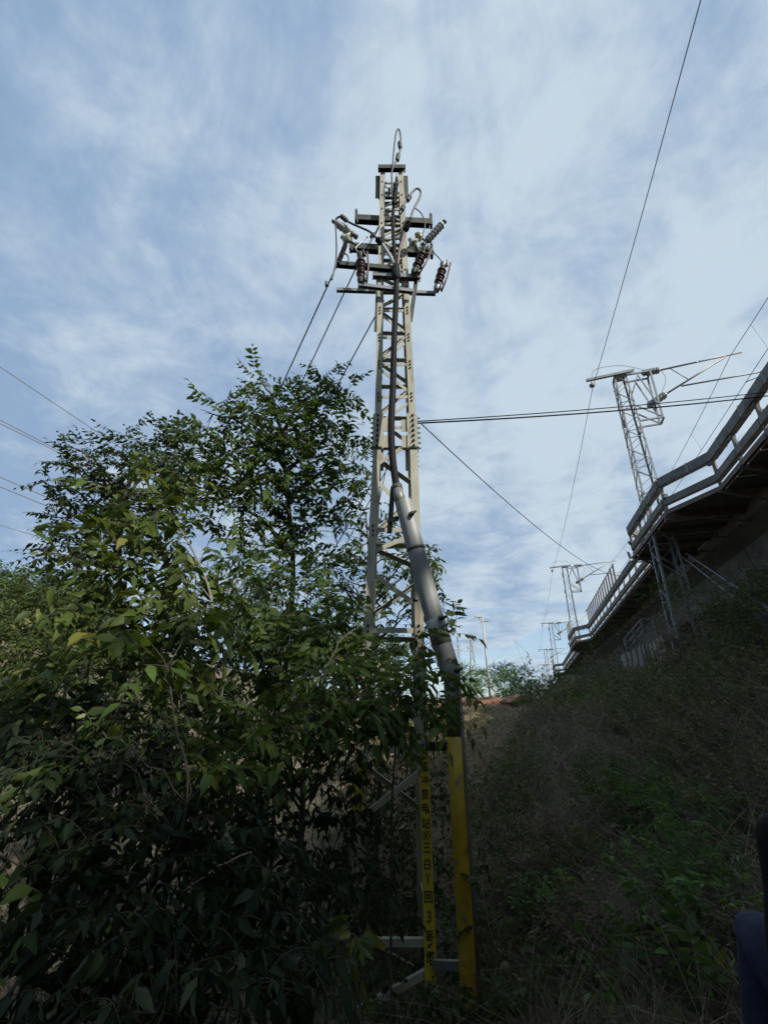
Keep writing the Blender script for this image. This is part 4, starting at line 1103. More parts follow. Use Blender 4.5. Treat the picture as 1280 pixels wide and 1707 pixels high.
# second tree further left
b = gpt(-4.6, 8.6)
plant('broadleaf_tree', 'leafy tree at far left with a ragged crown against the blue sky', 'tree', b,
      [b + Vector((.1, 0, 1.5)), b + Vector((-.1, .1, 3.0)), P(200, 840, 8.6)],
      [(118, 745, 8.2, 16), (150, 768, 8.3, 36), (205, 740, 8.4, 32), (255, 748, 8.5, 40), (305, 752, 8.6, 40), (110, 800, 8.4, 30), (160, 820, 8.6, 42), (215, 800, 8.6, 46), (270, 810, 8.8, 46), (95, 862, 8.6, 28), (150, 875, 8.7, 40), (80, 915, 8.7, 22), (120, 930, 8.7, 36), (170, 930, 8.7, 40), (230, 880, 8.8, 46), (75, 770, 8.3, 10)],
      leaf=(.145, .068), pairs=4, rl=.42, cov=3.04, mkey='deep', droop=.3, tr=.10, group='trees left of the tower', singles=260, minpx=9)
# young tree in front with a pale stem and larger warm leaves
b = gpt(-1.62, 4.35)
plant('young_tree', 'nearer young tree with a pale thin stem and yellowish green drooping leaves', 'tree', b,
      [P(368, 1165, 4.3), P(360, 1060, 4.25), P(345, 970, 4.2), P(300, 880, 4.2), P(240, 800, 4.2)],
      [(222, 790, 4.1, 20, .15), (215, 838, 4.1, 42, .1), (265, 850, 4.1, 44, .1), (180, 900, 4.0, 48), (240, 915, 4.1, 56, .08), (300, 905, 4.2, 54, .05), (345, 945, 4.2, 46, .1), (150, 975, 3.9, 50), (210, 985, 4.0, 56), (280, 985, 4.1, 56, .06), (340, 1010, 4.2, 40, .12),
       (170, 1050, 3.9, 55), (250, 1060, 4.0, 56, -.05), (310, 1080, 4.1, 46), (370, 1040, 4.2, 30, .1), (385, 985, 4.3, 26), (130, 1110, 3.8, 52, -.1), (215, 1130, 3.9, 56, -.1)],
      leaf=(.165, .066), pairs=4, rl=.36, cov=3.23, mkey='warm', droop=.55, tr=.018, bark='palebark', group='trees left of the tower', minpx=14)
# slim tree behind the tower, tips showing right of it
b = gpt(-.15, 8.0)
plant('slim_tree', 'slim tree behind the tower with bright leaf tips reaching past the conduit', 'tree', b,
      [b + Vector((.05, 0, 1.2)), b + Vector((.1, -.05, 2.4)), P(610, 860, 7.9)],
      [(598, 835, 7.8, 26), (575, 880, 7.8, 36), (548, 925, 7.7, 40), (605, 925, 7.8, 36), (585, 970, 7.6, 42), (640, 900, 7.8, 30), (650, 960, 7.7, 36), (530, 985, 7.5, 44), (612, 1020, 7.5, 44), (690, 930, 7.6, 26, .2), (716, 915, 7.4, 20, .3), (722, 948, 7.3, 20, .3), (735, 995, 7.2, 18, .3), (722, 1005, 7.2, 16, .3), (560, 1040, 7.3, 44), (665, 1030, 7.3, 30)],
      leaf=(.14, .05), pairs=5, rl=.40, cov=2.28, mkey='mid', droop=.6, tr=.05, group='trees left of the tower', singles=220, minpx=9)
# mid shrub between
b = gpt(-1.2, 6.1)
plant('leafy_shrub', 'dense green shrub between the young tree and the left tower leg', 'shrub', b,
      [b + Vector((0, 0, .9)), P(470, 1080, 6.0)],
      [(430, 985, 5.8, 44), (480, 965, 5.9, 46), (530, 1030, 5.8, 46), (430, 1050, 5.6, 50), (480, 1060, 5.6, 52), (540, 1085, 5.5, 46, .05), (400, 1110, 5.4, 46), (460, 1120, 5.3, 48), (520, 1130, 5.2, 44), (590, 1120, 5.5, 36), (400, 940, 6.0, 34)],
      leaf=(.15, .055), pairs=4, rl=.34, cov=3.23, mkey='mid', droop=.55, tr=.04, group='shrubs at the tower foot', singles=220, minpx=12)
# foreground shrub hanging in front of the tower
b = gpt(-.75, 4.45)
plant('foreground_shrub', 'near shrub whose drooping sprays hang in front of the tower legs', 'shrub', b,
      [P(500, 1420, 4.4), P(505, 1300, 4.3), P(520, 1190, 4.3)],
      [(300, 1262, 3.9, 36, .12), (350, 1240, 3.9, 46, .1), (400, 1215, 4.0, 50), (450, 1195, 4.1, 50, .05), (500, 1165, 4.2, 46), (555, 1150, 4.3, 46, .05), (610, 1150, 4.4, 42), (660, 1155, 4.5, 42, -.05), (705, 1142, 4.6, 32, -.1), (748, 1165, 4.8, 20, -.1), (380, 1275, 3.9, 44, .08), (440, 1255, 4.0, 44), (330, 1295, 3.8, 30, .15), (640, 1120, 4.6, 34), (585, 1185, 4.2, 38, .05), (500, 1215, 4.0, 34, .1), (600, 1045, 5.0, 22), (578, 1090, 4.9, 30), (612, 1095, 5.0, 26), (590, 1225, 4.5, 32, -.1), (640, 1215, 4.6, 28, -.1), (690, 1125, 4.8, 26), (640, 1165, 4.4, 42), (690, 1172, 4.5, 32), (735, 1185, 4.7, 24), (600, 1185, 4.4, 38), (560, 1215, 4.3, 36, -.05)],
      leaf=(.145, .052), pairs=4, rl=.34, cov=3.4, mkey='fresh', droop=.7, tr=.035, group='shrubs at the tower foot', minpx=14)
b = P(735, 1085, 5.2)
b = gpt(.05, 5.2)
plant('leaning_sapling', 'thin sapling holding one bright leaf spray across the grey conduit', 'sapling', b, [P(652, 1500, 5.2), P(655, 1300, 5.2), P(672, 1150, 5.2), P(700, 1085, 5.15)],
      [(722, 1062, 5.1, 16, .3), (748, 1058, 5.0, 14, .4), (690, 1075, 5.1, 20, .1), (700, 1110, 5.1, 24), (738, 1100, 5.1, 20, .1), (752, 1160, 5.05, 20), (765, 1200, 5.1, 16)], leaf=(.15, .055), pairs=3, rl=.3, cov=2.66, mkey='warm', droop=.6, tr=.014, singles=60, group='shrubs at the tower foot', minpx=12)
# dark thicket at the lower left
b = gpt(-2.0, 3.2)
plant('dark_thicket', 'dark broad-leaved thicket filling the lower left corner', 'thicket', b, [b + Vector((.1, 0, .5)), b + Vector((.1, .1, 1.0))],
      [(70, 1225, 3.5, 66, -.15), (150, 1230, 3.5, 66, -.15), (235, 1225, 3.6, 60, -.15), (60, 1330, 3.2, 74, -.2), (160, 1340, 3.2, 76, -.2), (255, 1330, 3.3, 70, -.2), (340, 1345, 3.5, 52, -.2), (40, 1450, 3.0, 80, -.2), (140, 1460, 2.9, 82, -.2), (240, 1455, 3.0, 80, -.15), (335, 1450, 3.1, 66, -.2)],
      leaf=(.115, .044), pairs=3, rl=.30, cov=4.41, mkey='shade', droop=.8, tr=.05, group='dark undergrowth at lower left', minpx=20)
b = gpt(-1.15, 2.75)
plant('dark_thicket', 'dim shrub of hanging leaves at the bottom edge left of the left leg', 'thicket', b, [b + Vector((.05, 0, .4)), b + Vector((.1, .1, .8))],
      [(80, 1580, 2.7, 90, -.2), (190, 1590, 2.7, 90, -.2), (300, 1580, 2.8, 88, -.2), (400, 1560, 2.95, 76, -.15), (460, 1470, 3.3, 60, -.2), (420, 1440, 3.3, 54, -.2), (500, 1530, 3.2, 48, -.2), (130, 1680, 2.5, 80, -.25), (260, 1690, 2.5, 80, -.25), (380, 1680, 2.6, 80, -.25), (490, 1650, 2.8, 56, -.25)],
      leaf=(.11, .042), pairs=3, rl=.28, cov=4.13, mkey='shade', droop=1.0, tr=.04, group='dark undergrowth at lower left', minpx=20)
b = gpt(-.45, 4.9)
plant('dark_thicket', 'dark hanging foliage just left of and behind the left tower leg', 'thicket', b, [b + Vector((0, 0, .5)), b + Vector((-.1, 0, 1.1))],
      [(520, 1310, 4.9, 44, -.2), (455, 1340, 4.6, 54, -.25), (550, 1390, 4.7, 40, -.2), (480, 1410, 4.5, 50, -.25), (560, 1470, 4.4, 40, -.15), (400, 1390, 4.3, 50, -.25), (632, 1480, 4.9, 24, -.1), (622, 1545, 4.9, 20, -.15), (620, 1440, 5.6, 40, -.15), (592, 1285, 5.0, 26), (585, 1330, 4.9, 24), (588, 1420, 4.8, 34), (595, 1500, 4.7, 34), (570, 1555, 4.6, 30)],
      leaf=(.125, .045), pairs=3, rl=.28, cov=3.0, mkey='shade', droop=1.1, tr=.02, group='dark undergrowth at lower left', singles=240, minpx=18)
b = gpt(-1.55, 3.0)
plant('overhanging_shrub', 'thin shrub holding out a few large lit leaf sprays before the dark thicket', 'shrub', b, [P(300, 1400, 3.1), P(290, 1200, 3.2), P(280, 1110, 3.25)],
      [(272, 1108, 3.2, 24, .2), (100, 1262, 3.0, 26, .2), (165, 1250, 3.1, 20, .15), (330, 1040, 3.4, 16, .2), (195, 1052, 3.4, 18, .15), (80, 1520, 2.7, 18, .15), (230, 1115, 3.2, 20, .1), (340, 1290, 3.5, 22, .2), (395, 1265, 3.6, 20, .2)],
      leaf=(.15, .062), pairs=4, rl=.32, cov=1.3, mkey='fresh', droop=.6, tr=.012, bark='bark', group='shrubs at the tower foot', singles=160, minpx=16, twigs=2)
b = gpt(-.42, 3.35)
plant('compound_leaf_sprig', 'bright green hanging sprig low in front of the left tower leg', 'sprig', b, [P(600, 1640, 3.35), P(604, 1585, 3.35)],
      [(560, 1592, 3.3, 20, .35), (530, 1612, 3.3, 14, .35), (590, 1575, 3.3, 10, .3)], leaf=(.135, .048), pairs=4, rl=.26, cov=2.28, mkey='warm', droop=1.1, tr=.010, singles=40, minpx=14, twigs=2)
b = gpt(-2.6, 6.9)
plant('hillside_shrub', 'deep green shrub filling the gap behind the pale stem of the young tree', 'shrub', b, [b + Vector((0, 0, .6)), b + Vector((.05, 0, 1.3))],
      [(260, 1080, 6.7, 48, -.1), (320, 1100, 6.7, 50, -.1), (380, 1130, 6.6, 50, -.1), (300, 1150, 6.5, 52, -.15), (220, 1120, 6.6, 50, -.1), (420, 1180, 6.3, 46, -.15), (360, 1190, 6.2, 48, -.15), (250, 1180, 6.3, 50, -.15), (340, 1040, 6.9, 44), (280, 1030, 6.9, 40), (470, 1200, 6.3, 44, -.1), (440, 1250, 6.0, 44, -.15)],
      leaf=(.14, .055), pairs=4, rl=.34, cov=3.4, mkey='deep', droop=.5, tr=.04, group='shrubs at the tower foot', singles=120, minpx=12)
b = gpt(.15, 8.3)
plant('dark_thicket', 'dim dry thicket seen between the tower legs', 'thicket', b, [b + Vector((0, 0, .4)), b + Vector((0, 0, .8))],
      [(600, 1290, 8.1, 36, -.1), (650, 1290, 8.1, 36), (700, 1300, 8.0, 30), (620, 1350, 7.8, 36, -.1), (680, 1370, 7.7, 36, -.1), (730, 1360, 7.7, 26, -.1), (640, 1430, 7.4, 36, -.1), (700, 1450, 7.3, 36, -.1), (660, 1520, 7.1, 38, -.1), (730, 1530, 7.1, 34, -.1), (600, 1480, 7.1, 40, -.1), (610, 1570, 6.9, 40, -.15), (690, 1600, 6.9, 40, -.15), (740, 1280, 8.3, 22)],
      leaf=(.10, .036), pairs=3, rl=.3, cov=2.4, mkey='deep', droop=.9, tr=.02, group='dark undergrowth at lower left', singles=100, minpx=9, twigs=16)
# loose bushes on the left slope, further off
for i, (lab, bx_, by_, cls, mk) in enumerate((
    ('pale green bush on the left slope at the picture edge', -6.4, 7.6, [(30, 1010, 7.4, 50, .1), (90, 1020, 7.4, 52), (20, 1080, 7.0, 50, .2), (85, 1085, 6.8, 55, .05), (150, 1050, 7.0, 48)], 'far'),
    ('low grey-green bush below the pale one at the left edge', -4.6, 5.6, [(40, 1150, 5.6, 60), (110, 1155, 5.4, 62, -.05), (180, 1160, 5.2, 56, -.1), (20, 1200, 5.2, 50, -.1), (100, 1100, 5.9, 44, .1)], 'warm'))):
    b = gpt(bx_, by_)
    plant('slope_bush', lab, 'bush', b, [b + Vector((0, 0, .6))], cls, leaf=(.10, .042), pairs=4, rl=.30, cov=3.61, mkey=mk, droop=.45, tr=.04, group='bushes on the left slope', singles=120, minpx=9)
for i, (px, py, y, r, lab) in enumerate(((10, 985, 22, 38, 'dark distant tree at the left edge on the skyline'), (70, 995, 24, 42, 'rounded distant tree second from the left edge'), (150, 1010, 26, 50, 'distant tree half hidden behind the left tree crown'), (420, 1010, 24, 46, 'distant tree seen between the tall tree and the shrub'), (560, 1050, 22, 42, 'distant tree behind the left tower leg'), (-60, 980, 22, 60, 'large distant tree cut by the left edge'), (480, 1060, 18, 40, 'pale distant bush low behind the green shrub'), (640, 1085, 20, 36, 'distant bush behind the tower between its legs'))):
    c = P(px, py, y); b = gpt(c.x, c.y)
    if b.z > c.z - .8: b.z = c.z - 1.2
    R = r
    plant('distant_tree', lab, 'tree', b, [b.lerp(c, .5), c], [(px, py, y, R, -.1), (px - R * .7, py + R * .35, y, R * .75), (px + R * .7, py + R * .4, y - .4, R * .75, -.05), (px + R * .1, py + R * .9, y - .5, R * .9, -.1)],
          leaf=(.16, .075), pairs=4, rl=.45, cov=4.18, mkey='far' if i in (6, 7) else 'mid', droop=.4, tr=.12, group='distant trees on the left hillside', singles=0, low=True)

# right bank ------------------------------------------------------
b = hit(1120, 1500)
def bank(px, py, dz=.25, back=0.0):
    p = hit(px, py); return (px, py, p.y - back)
def bank_plant(name, label, cat, pxs, r, **kw):
    b = hit(*pxs[len(pxs) // 2][:2]); bk_ = kw.pop('back', .12); cls = [(x_, y_, hit(x_, y_).y - bk_, r * rnd.uniform(.8, 1.2), (e[0] if e else 0.0)) for x_, y_, *e in pxs]
    tr_ = kw.pop('tr', .02)
    return plant(name, label, cat, b, [b + Vector((0, 0, .15)), b + Vector((0, -.05, .3))], cls, tr=tr_, **kw)
bank_plant('mugwort_clump', 'bright green lobed-leaf weed clump in the middle of the right bank', 'weeds',
           [(1060, 1300), (1110, 1330), (1085, 1370), (1150, 1370), (1130, 1420), (1190, 1400), (1060, 1440, .1), (1165, 1460), (1210, 1455), (1110, 1480), (1180, 1520), (1225, 1510), (1060, 1345), (1205, 1360)], 40,
           leaf=(.115, .034), pairs=4, rl=.22, cov=2.6, mkey='herb', droop=.3, upbias=.7, back=.75, singles=300, minpx=9, group='green weeds on the right bank', nbr=8, twigs=3)
bank_plant('broad_weed_clump', 'darker broad green weed clump low on the right bank', 'weeds',
           [(1110, 1560, -.1), (1160, 1580, -.1), (1200, 1600, -.1), (1130, 1630, -.15), (1180, 1650, -.2), (1090, 1600, -.15), (1060, 1660, -.1)], 50, back=.6,
           leaf=(.14, .064), pairs=3, rl=.24, cov=1.9, mkey='mid', droop=.4, upbias=.4, singles=140, minpx=12, group='green weeds on the right bank', nbr=5, twigs=3)
bank_plant('trailing_vine', 'small-leaved vine smothering the bank right beside the yellow pipe', 'vine',
           [(820, 1330), (860, 1350), (810, 1390, -.1), (850, 1410), (890, 1420), (820, 1450, -.1), (860, 1470), (810, 1510), (850, 1530), (895, 1500), (820, 1570, -.1), (860, 1590), (810, 1630), (850, 1650, -.1), (900, 1570), (920, 1450), (830, 1680), (800, 1600), (880, 1380), (930, 1520)], 42, back=.45,
           leaf=(.085, .052), pairs=3, rl=.17, cov=2.4, mkey='weed', droop=1.0, singles=300, minpx=9, group='vines on the right bank', nbr=10, twigs=4)
bank_plant('trailing_vine', 'few-leaved greener vine at the bottom centre of the right bank', 'vine',
           [(900, 1640), (940, 1660), (980, 1640), (920, 1600), (960, 1600, -.1), (880, 1680), (1010, 1600), (1000, 1680)], 44, back=.45,
           leaf=(.11, .062), pairs=3, rl=.2, cov=1.8, mkey='mid', droop=.8, singles=100, minpx=12, group='vines on the right bank', nbr=5, twigs=4)
b = gpt(.45, 5.5)
plant('trailing_vine', 'dark green vine burying the foot of the tower at the bottom centre', 'vine', b, [b + Vector((0, 0, .2)), b + Vector((.1, -.1, .4))],
      [(640, 1685, 5.2, 30), (690, 1668, 5.3, 28), (735, 1672, 5.3, 26), (660, 1650, 5.5, 22), (745, 1640, 5.4, 16), (600, 1700, 5.1, 34), (770, 1690, 5.2, 30), (808, 1660, 5.3, 26), (800, 1610, 5.5, 16), (798, 1540, 5.55, 13), (796, 1470, 5.55, 12), (800, 1410, 5.6, 12), (720, 1700, 5.1, 34), (815, 1700, 5.2, 30)],
      leaf=(.085, .052), pairs=3, rl=.18, cov=2.6, mkey='deep', droop=.8, tr=.012, singles=200, minpx=10, group='vines on the right bank', nbr=6, twigs=4)
# shrubs at the top of the bank, under the viaduct
def shrub_at(name, label, cls, mk='mid', **kw):
    c0 = P(*cls[0][:3]); b = gpt(c0.x, c0.y)
    a = dict(leaf=(.085, .035), pairs=3, rl=.3, cov=1.25, mkey=mk, droop=.3, tr=.035, group='shrubs along the top of the right bank', singles=60, minpx=7, upbias=.2, twigs=9)
    a.update(kw)
    plant(name, label, 'shrub', b, [b.lerp(c0, .6), c0], cls, **a)
shrub_at('arching_shrub', 'thin-leaved shrub arching across the foot of the nearest railway mast', [(1245, 1000, 11.5, 26), (1190, 985, 12.2, 28), (1130, 985, 13, 26), (1085, 990, 13.5, 18), (1160, 1005, 12.4, 26), (1220, 1030, 11.8, 34)])
shrub_at('bare_shrub', 'mostly bare reddish shrub on the bank below the arching one', [(1190, 1080, 14, 40), (1240, 1090, 13, 44), (1140, 1090, 15, 36), (1215, 1130, 13, 40)], 'dead', cov=.55, twigs=16)
shrub_at('bare_shrub', 'dark twiggy shrub at the right edge beside the pier', [(1262, 1000, 10.5, 40), (1275, 1060, 10, 40), (1240, 965, 11, 26)], 'deep', cov=.7, twigs=14)
shrub_at('bare_shrub', 'dusty shrub in front of the grooved wall', [(1040, 1125, 18, 34), (1000, 1120, 20, 30), (1130, 1140, 16, 34), (1080, 1145, 17, 30)], 'dead', cov=.8, twigs=12)
shrub_at('crest_bush', 'big dusty bush at the right edge hiding the foot of the pier', [(1235, 1060, 12.5, 44), (1275, 1030, 12, 46), (1270, 1090, 11.5, 48), (1210, 1100, 13, 40), (1255, 990, 12.5, 30), (1230, 1020, 12.8, 32), (1278, 965, 12, 28)], 'weed', cov=1.7, twigs=20, leaf=(.09, .034))
shrub_at('crest_bush', 'tangled brown bush hiding the feet of the nearest mast', [(1130, 1075, 15.5, 34), (1165, 1060, 15, 34), (1110, 1110, 16, 32), (1160, 1105, 14.5, 38), (1190, 1040, 14.5, 26), (1150, 1025, 15, 28), (1108, 1045, 16, 24), (1205, 1012, 14.3, 26)], 'dead', cov=1.5, twigs=24, leaf=(.09, .032))
shrub_at('crest_bush', 'greenish bush at the foot of the grooved wall with bare twigs', [(1060, 1168, 17, 28), (1020, 1140, 20, 28), (985, 1130, 23, 30), (955, 1160, 24, 28), (1095, 1160, 17, 32)], 'weed', cov=1.5, twigs=22, leaf=(.10, .038))
shrub_at('bank_shrub', 'shrub under the viaduct edge left of the stair railing', [(1010, 1085, 30, 30), (985, 1100, 32, 24), (1045, 1060, 29, 24), (965, 1115, 34, 22)], 'deep', cov=1.3, leaf=(.14, .06), low=True, singles=0)
shrub_at('bank_shrub', 'bushy growth hiding the far foot of the viaduct', [(935, 1150, 40, 26), (915, 1165, 38, 22), (960, 1140, 38, 26), (900, 1180, 36, 22), (945, 1175, 34, 26)], 'mid', cov=1.6, leaf=(.16, .07), low=True, singles=0)
rs = P(806, 1170, 34); lump = MB()
for k in range(38):
    c = rs + Vector((rnd.uniform(-2.8, 2.8), rnd.uniform(-1.0, .8), rnd.uniform(-.45, .12))); s_ = rnd.uniform(.3, .75)
    bm = bmesh.new(); bmesh.ops.create_icosphere(bm, subdivisions=2, radius=s_)
    vs = [c + Vector((q_.co.x * 1.4, q_.co.y, q_.co.z * .55)) * rnd.uniform(.88, 1.12) for q_ in bm.verts]; idx = {q_: i for i, q_ in enumerate(bm.verts)}
    lump.add(vs, [tuple(idx[w_] for w_ in f_.verts) for f_ in bm.faces]); bm.free()
lump.build('red_soil', 'redsoil', None, rs, kind='structure', label='bare red earth cutting at the foot of the street lamp')
# bushes round the lamp
for (lab, cls, mk) in (('light green bush right of the conduit, left of the lamp', [(780, 1150, 38, 22, .1), (800, 1135, 40, 18, .1), (770, 1125, 42, 18), (790, 1165, 36, 16)], 'herb'),
                       ('dark bush right behind the street lamp', [(828, 1122, 48, 15, -.2), (845, 1118, 48, 14, -.2), (812, 1130, 48, 12, -.1)], 'deep'),
                       ('sunlit green bush right of the lamp', [(850, 1140, 38, 20, .1), (870, 1130, 38, 16, .1), (862, 1160, 35, 20), (840, 1165, 36, 16, .1), (885, 1155, 35, 18), (880, 1180, 32, 18, -.1)], 'herb'),
                       ('far bush at the end of the gap under the railway masts', [(905, 1140, 70, 14), (925, 1138, 75, 12), (890, 1150, 60, 14)], 'far')):
    c0 = P(*cls[0][:3]); b = gpt(c0.x, c0.y)
    plant('lamp_side_bush', lab, 'bush', b, [b.lerp(c0, .6), c0], cls, leaf=(.19, .085), pairs=4, rl=.5, cov=4.6, mkey=mk, droop=.3, tr=.06, group='bushes around the street lamp', singles=0, low=True, upbias=.3)
c0 = P(878, 1108, 26); b = gpt(c0.x, c0.y)
plant('wispy_sapling', 'wispy small-leaved sapling standing against the sky right of the lamp', 'sapling', b, [b.lerp(c0, .6), c0], [(882, 1100, 26, 7), (872, 1115, 26, 9), (890, 1120, 26, 10), (880, 1135, 26, 12), (895, 1140, 26, 12), (865, 1150, 26, 12)], leaf=(.13, .07), pairs=2, rl=.4, cov=.6, mkey='deep', droop=.2, tr=.03, singles=0, low=True, upbias=.5)

# ground cover: nobody could count it ------------------------------------------------------
def fan(n, r0, r1, a0, a1):
    r = np.exp(RNG.uniform(math.log(r0), math.log(r1), n)); a = np.radians(RNG.uniform(a0, a1, n))
    return r * np.sin(a), r * np.cos(a), r
def stems(n, r0, r1, a0, a1, h0, h1, wd, lean, cond=None, k=5):
    x, y, r = fan(n, r0, r1, a0, a1)
    if cond is not None: m_ = cond(x, y); x, y, r = x[m_], y[m_], r[m_]
    n = len(x); z = terr(x, y); base = np.stack([x, y, z - .03], 1)
    h = RNG.uniform(h0, h1, n) ; s = np.linspace(0, 1, k)[None, :, None]
    dv = nrmz(np.concatenate([RNG.normal(size=(n, 2)) * lean, np.ones((n, 1))], 1))
    bend = np.concatenate([RNG.normal(size=(n, 2)) * .5, -np.abs(RNG.normal(size=(n, 1))) * .35], 1)
    pl = base[:, None, :] + (dv[:, None, :] * s + bend[:, None, :] * s ** 2 * .7) * h[:, None, None]
    rad = (wd * RNG.uniform(.6, 1.4, n) * np.clip(r / 7, .8, 4))[:, None] * np.linspace(1, .35, k)[None, :]
    return pl, rad, r
bankside = lambda x, y: (x > np.interp(y, [0, 3, 6, 9, 14, 22, 30, 40], [1.6, 1.2, 1.0, 1.3, 3.3, 6.3, 9.2, 13]))
pl, rad, r_ = stems(24000, 2.2, 48, -2, 50, .25, .9, .0030, .75, bankside)
v, f = ribbon_tubes(pl, rad); np_obj('dead_weeds', v, f, 'drydark', None, (4, 8, 1), kind='stuff', label='brown dead weed stems covering the right bank', cat='weeds')
pl, rad, r_ = stems(7500, 2.2, 44, -2, 50, .35, 1.25, .0030, .8, bankside)
v, f = ribbon_tubes(pl, rad); np_obj('dry_stalks', v, f, 'dry', None, (4, 8, 1), kind='stuff', label='pale dry stalks standing among the weeds on the bank', cat='weeds')
pl, rad, r_ = stems(30000, 8, 44, -4, 19, .15, .5, .0060, 1.1, lambda x, y: x < np.interp(y, [8, 14, 22, 40], [1.7, 3.6, 6.8, 13]))
v, f = ribbon_tubes(pl, rad, 3); np_obj('dry_grass', v, f, 'straw', None, (2, 18, 2), kind='stuff', label='straw-coloured dry grass on the slope beyond the conduit', cat='grass')
pl, rad, r_ = stems(2600, 1.9, 9, -42, 4, .4, 1.3, .0016, .8, lambda x, y: ~bankside(x, y))
v, f = ribbon_tubes(pl, rad); np_obj('dry_stems', v, f, 'dry', None, (-2, 4, 0), kind='stuff', label='thin dry stems tangled in the dark thicket on the left', cat='weeds')
def cover(n, r0, r1, a0, a1, L, Wd, mk, name, label, cond=None, nper=6, hgt=.22, lowr=14):
    x, y, r = fan(n, r0, r1, a0, a1)
    if cond is not None: m_ = cond(x, y); x, y, r = x[m_], y[m_], r[m_]
    n = len(x); sc = np.clip(r / 11, .75, 2.0)
    x = np.repeat(x, nper); y = np.repeat(y, nper); sc = np.repeat(sc, nper); tint0 = np.repeat(np.clip(RNG.normal(.4, .2, n), 0, 1), nper); N_ = len(x)
    x = x + RNG.normal(size=N_) * .09 * sc; y = y + RNG.normal(size=N_) * .09 * sc
    pos = np.stack([x, y, terr(x, y) + RNG.random(N_) * hgt * sc], 1)
    d = np.concatenate([RNG.normal(size=(N_, 2)), RNG.normal(size=(N_, 1)) * .5 - .1], 1)
    up = np.concatenate([RNG.normal(size=(N_, 2)) * .5 + np.array([0, -.35]), np.ones((N_, 1))], 1)
    dd, ss, nn = leaf_frames(d, up); ll = L * sc * RNG.uniform(.6, 1.3, N_); ww = Wd * sc * RNG.uniform(.7, 1.2, N_)
    v, f = leaf_verts(pos, dd, ss, nn, ll, ww, True)
    np_obj(name, v, f, 'leaf_' + mk, None, (float(x[0]), float(y[0]), float(pos[0, 2])), tint=np.repeat(np.clip(tint0 + RNG.normal(0, .1, N_), 0, 1), 5), smooth=False, kind='stuff', label=label, cat='ground cover')
cover(4200, 2.0, 42, -3, 50, .06, .022, 'dead', 'leaf_litter', 'withered brown leaves matted over the right bank', bankside, 7, .25)
cover(6500, 2.0, 38, -3, 50, .075, .032, 'far', 'bank_undergrowth', 'small green leaves scattered over the right bank', bankside, 6, .3)
cover(7000, 1.6, 34, -52, 8, .10, .045, 'deep', 'left_undergrowth', 'dark leafy undergrowth under the trees on the left', lambda x, y: ~bankside(x, y), 7, .35)
cover(400, 12, 60, 0, 22, .09, .035, 'far', 'slope_undergrowth', 'light green leaves among the dry grass beyond the tower', None, 6, .3)
# separate bushes that break up the bank
brr = random.Random(21)
rows = (('upper', 1155, 1235), ('middle', 1265, 1400), ('lower', 1430, 1620)); colsx = (('left', 880, 945), ('centre', 950, 1080), ('right', 1110, 1235))
for rn, y0_, y1_ in rows:
    for cn, x0_, x1_ in colsx:
        for kind in ('brown twiggy bush', 'green leafy weed'):
            if rn != 'upper' and cn == 'right' and kind.startswith('green'): continue
            pxs = []; cx_, cy_ = brr.uniform(x0_, x1_), brr.uniform(y0_, y1_); sp = 30 if rn == 'upper' else 44
            for k in range(4): pxs.append((cx_ + brr.uniform(-sp, sp), cy_ + brr.uniform(-sp * .6, sp * .6)))
            dead = kind.startswith('brown')
            bank_plant('bank_bush', '%s in the %s %s part of the right bank' % (kind, rn, cn), 'bush', pxs, 26 if rn == 'upper' else 38,
                       leaf=(.075, .026) if dead else (.10, .04), pairs=3, rl=.26, cov=1.3 if dead else 2.2, mkey='dead' if dead else brr.choice(['far', 'weed', 'herb']), droop=.3, upbias=.6, back=.7 if rn != 'upper' else 1.0,
                       singles=40, minpx=9, group='bushes scattered over the right bank', twigs=26 if dead else 8, tr=.03)
# tall leafy weeds along the upper bank
def tall_weeds(n, cond, h0, h1, mk, name, label, L=.105, Wd=.034, nl=26):
    pl, rad, r = stems(n, 5, 50, 4, 50, h0, h1, .0035, .28, cond, 6)
    v, f = ribbon_tubes(pl, rad); np_obj(name + '_stems', v, f, 'drydark', None, (8, 14, 3), kind='stuff', label='thin brown stems of the ' + label, cat='weeds')
    m = len(pl); k = RNG.uniform(1.2, 5, (m, nl)); i0 = np.clip(k.astype(int), 0, 4); fr = (k - i0)[..., None]
    idx = np.arange(m)[:, None]
    p = pl[idx, i0] * (1 - fr) + pl[idx, i0 + 1] * fr
    p = p.reshape(-1, 3); N_ = len(p); rr = np.repeat(np.clip(r / 11, .8, 2.2), nl)
    d = np.concatenate([RNG.normal(size=(N_, 2)), np.abs(RNG.normal(size=(N_, 1))) * .5], 1); up = np.concatenate([RNG.normal(size=(N_, 2)) * .5, np.ones((N_, 1))], 1)
    dd, ss, nn = leaf_frames(d, up); sz = RNG.uniform(.5, 1.2, N_)
    v, f = leaf_verts(p, dd, ss, nn, L * sz * rr, Wd * sz * rr, True)
    t0 = np.repeat(np.clip(RNG.normal(.45, .22, m), 0, 1), nl)
    np_obj(name + '_leaves', v, f, 'leaf_' + mk, None, (8, 14, 3), tint=np.repeat(np.clip(t0 + RNG.normal(0, .1, N_), 0, 1), 5), smooth=False, kind='stuff', label='small narrow leaves of the ' + label, cat='weeds')
def upper(lo_):
    def c(x, y):
        q = x * NR.x + y * NR.y; t = x * U.x + y * U.y
        return bankside(x, y) & (q > lo_) & (t > 9.5 + 1.5 * np.sin(q * 2.1) + 1.2 * np.sin(x * 2.3 + y)) & (q < np.interp(t, [0, 60], [8.5, 5.5]))
    return c
tall_weeds(6500, upper(1.6), .6, 1.6, 'weed', 'tall_weeds', 'yellowish green tall weeds on the upper bank')
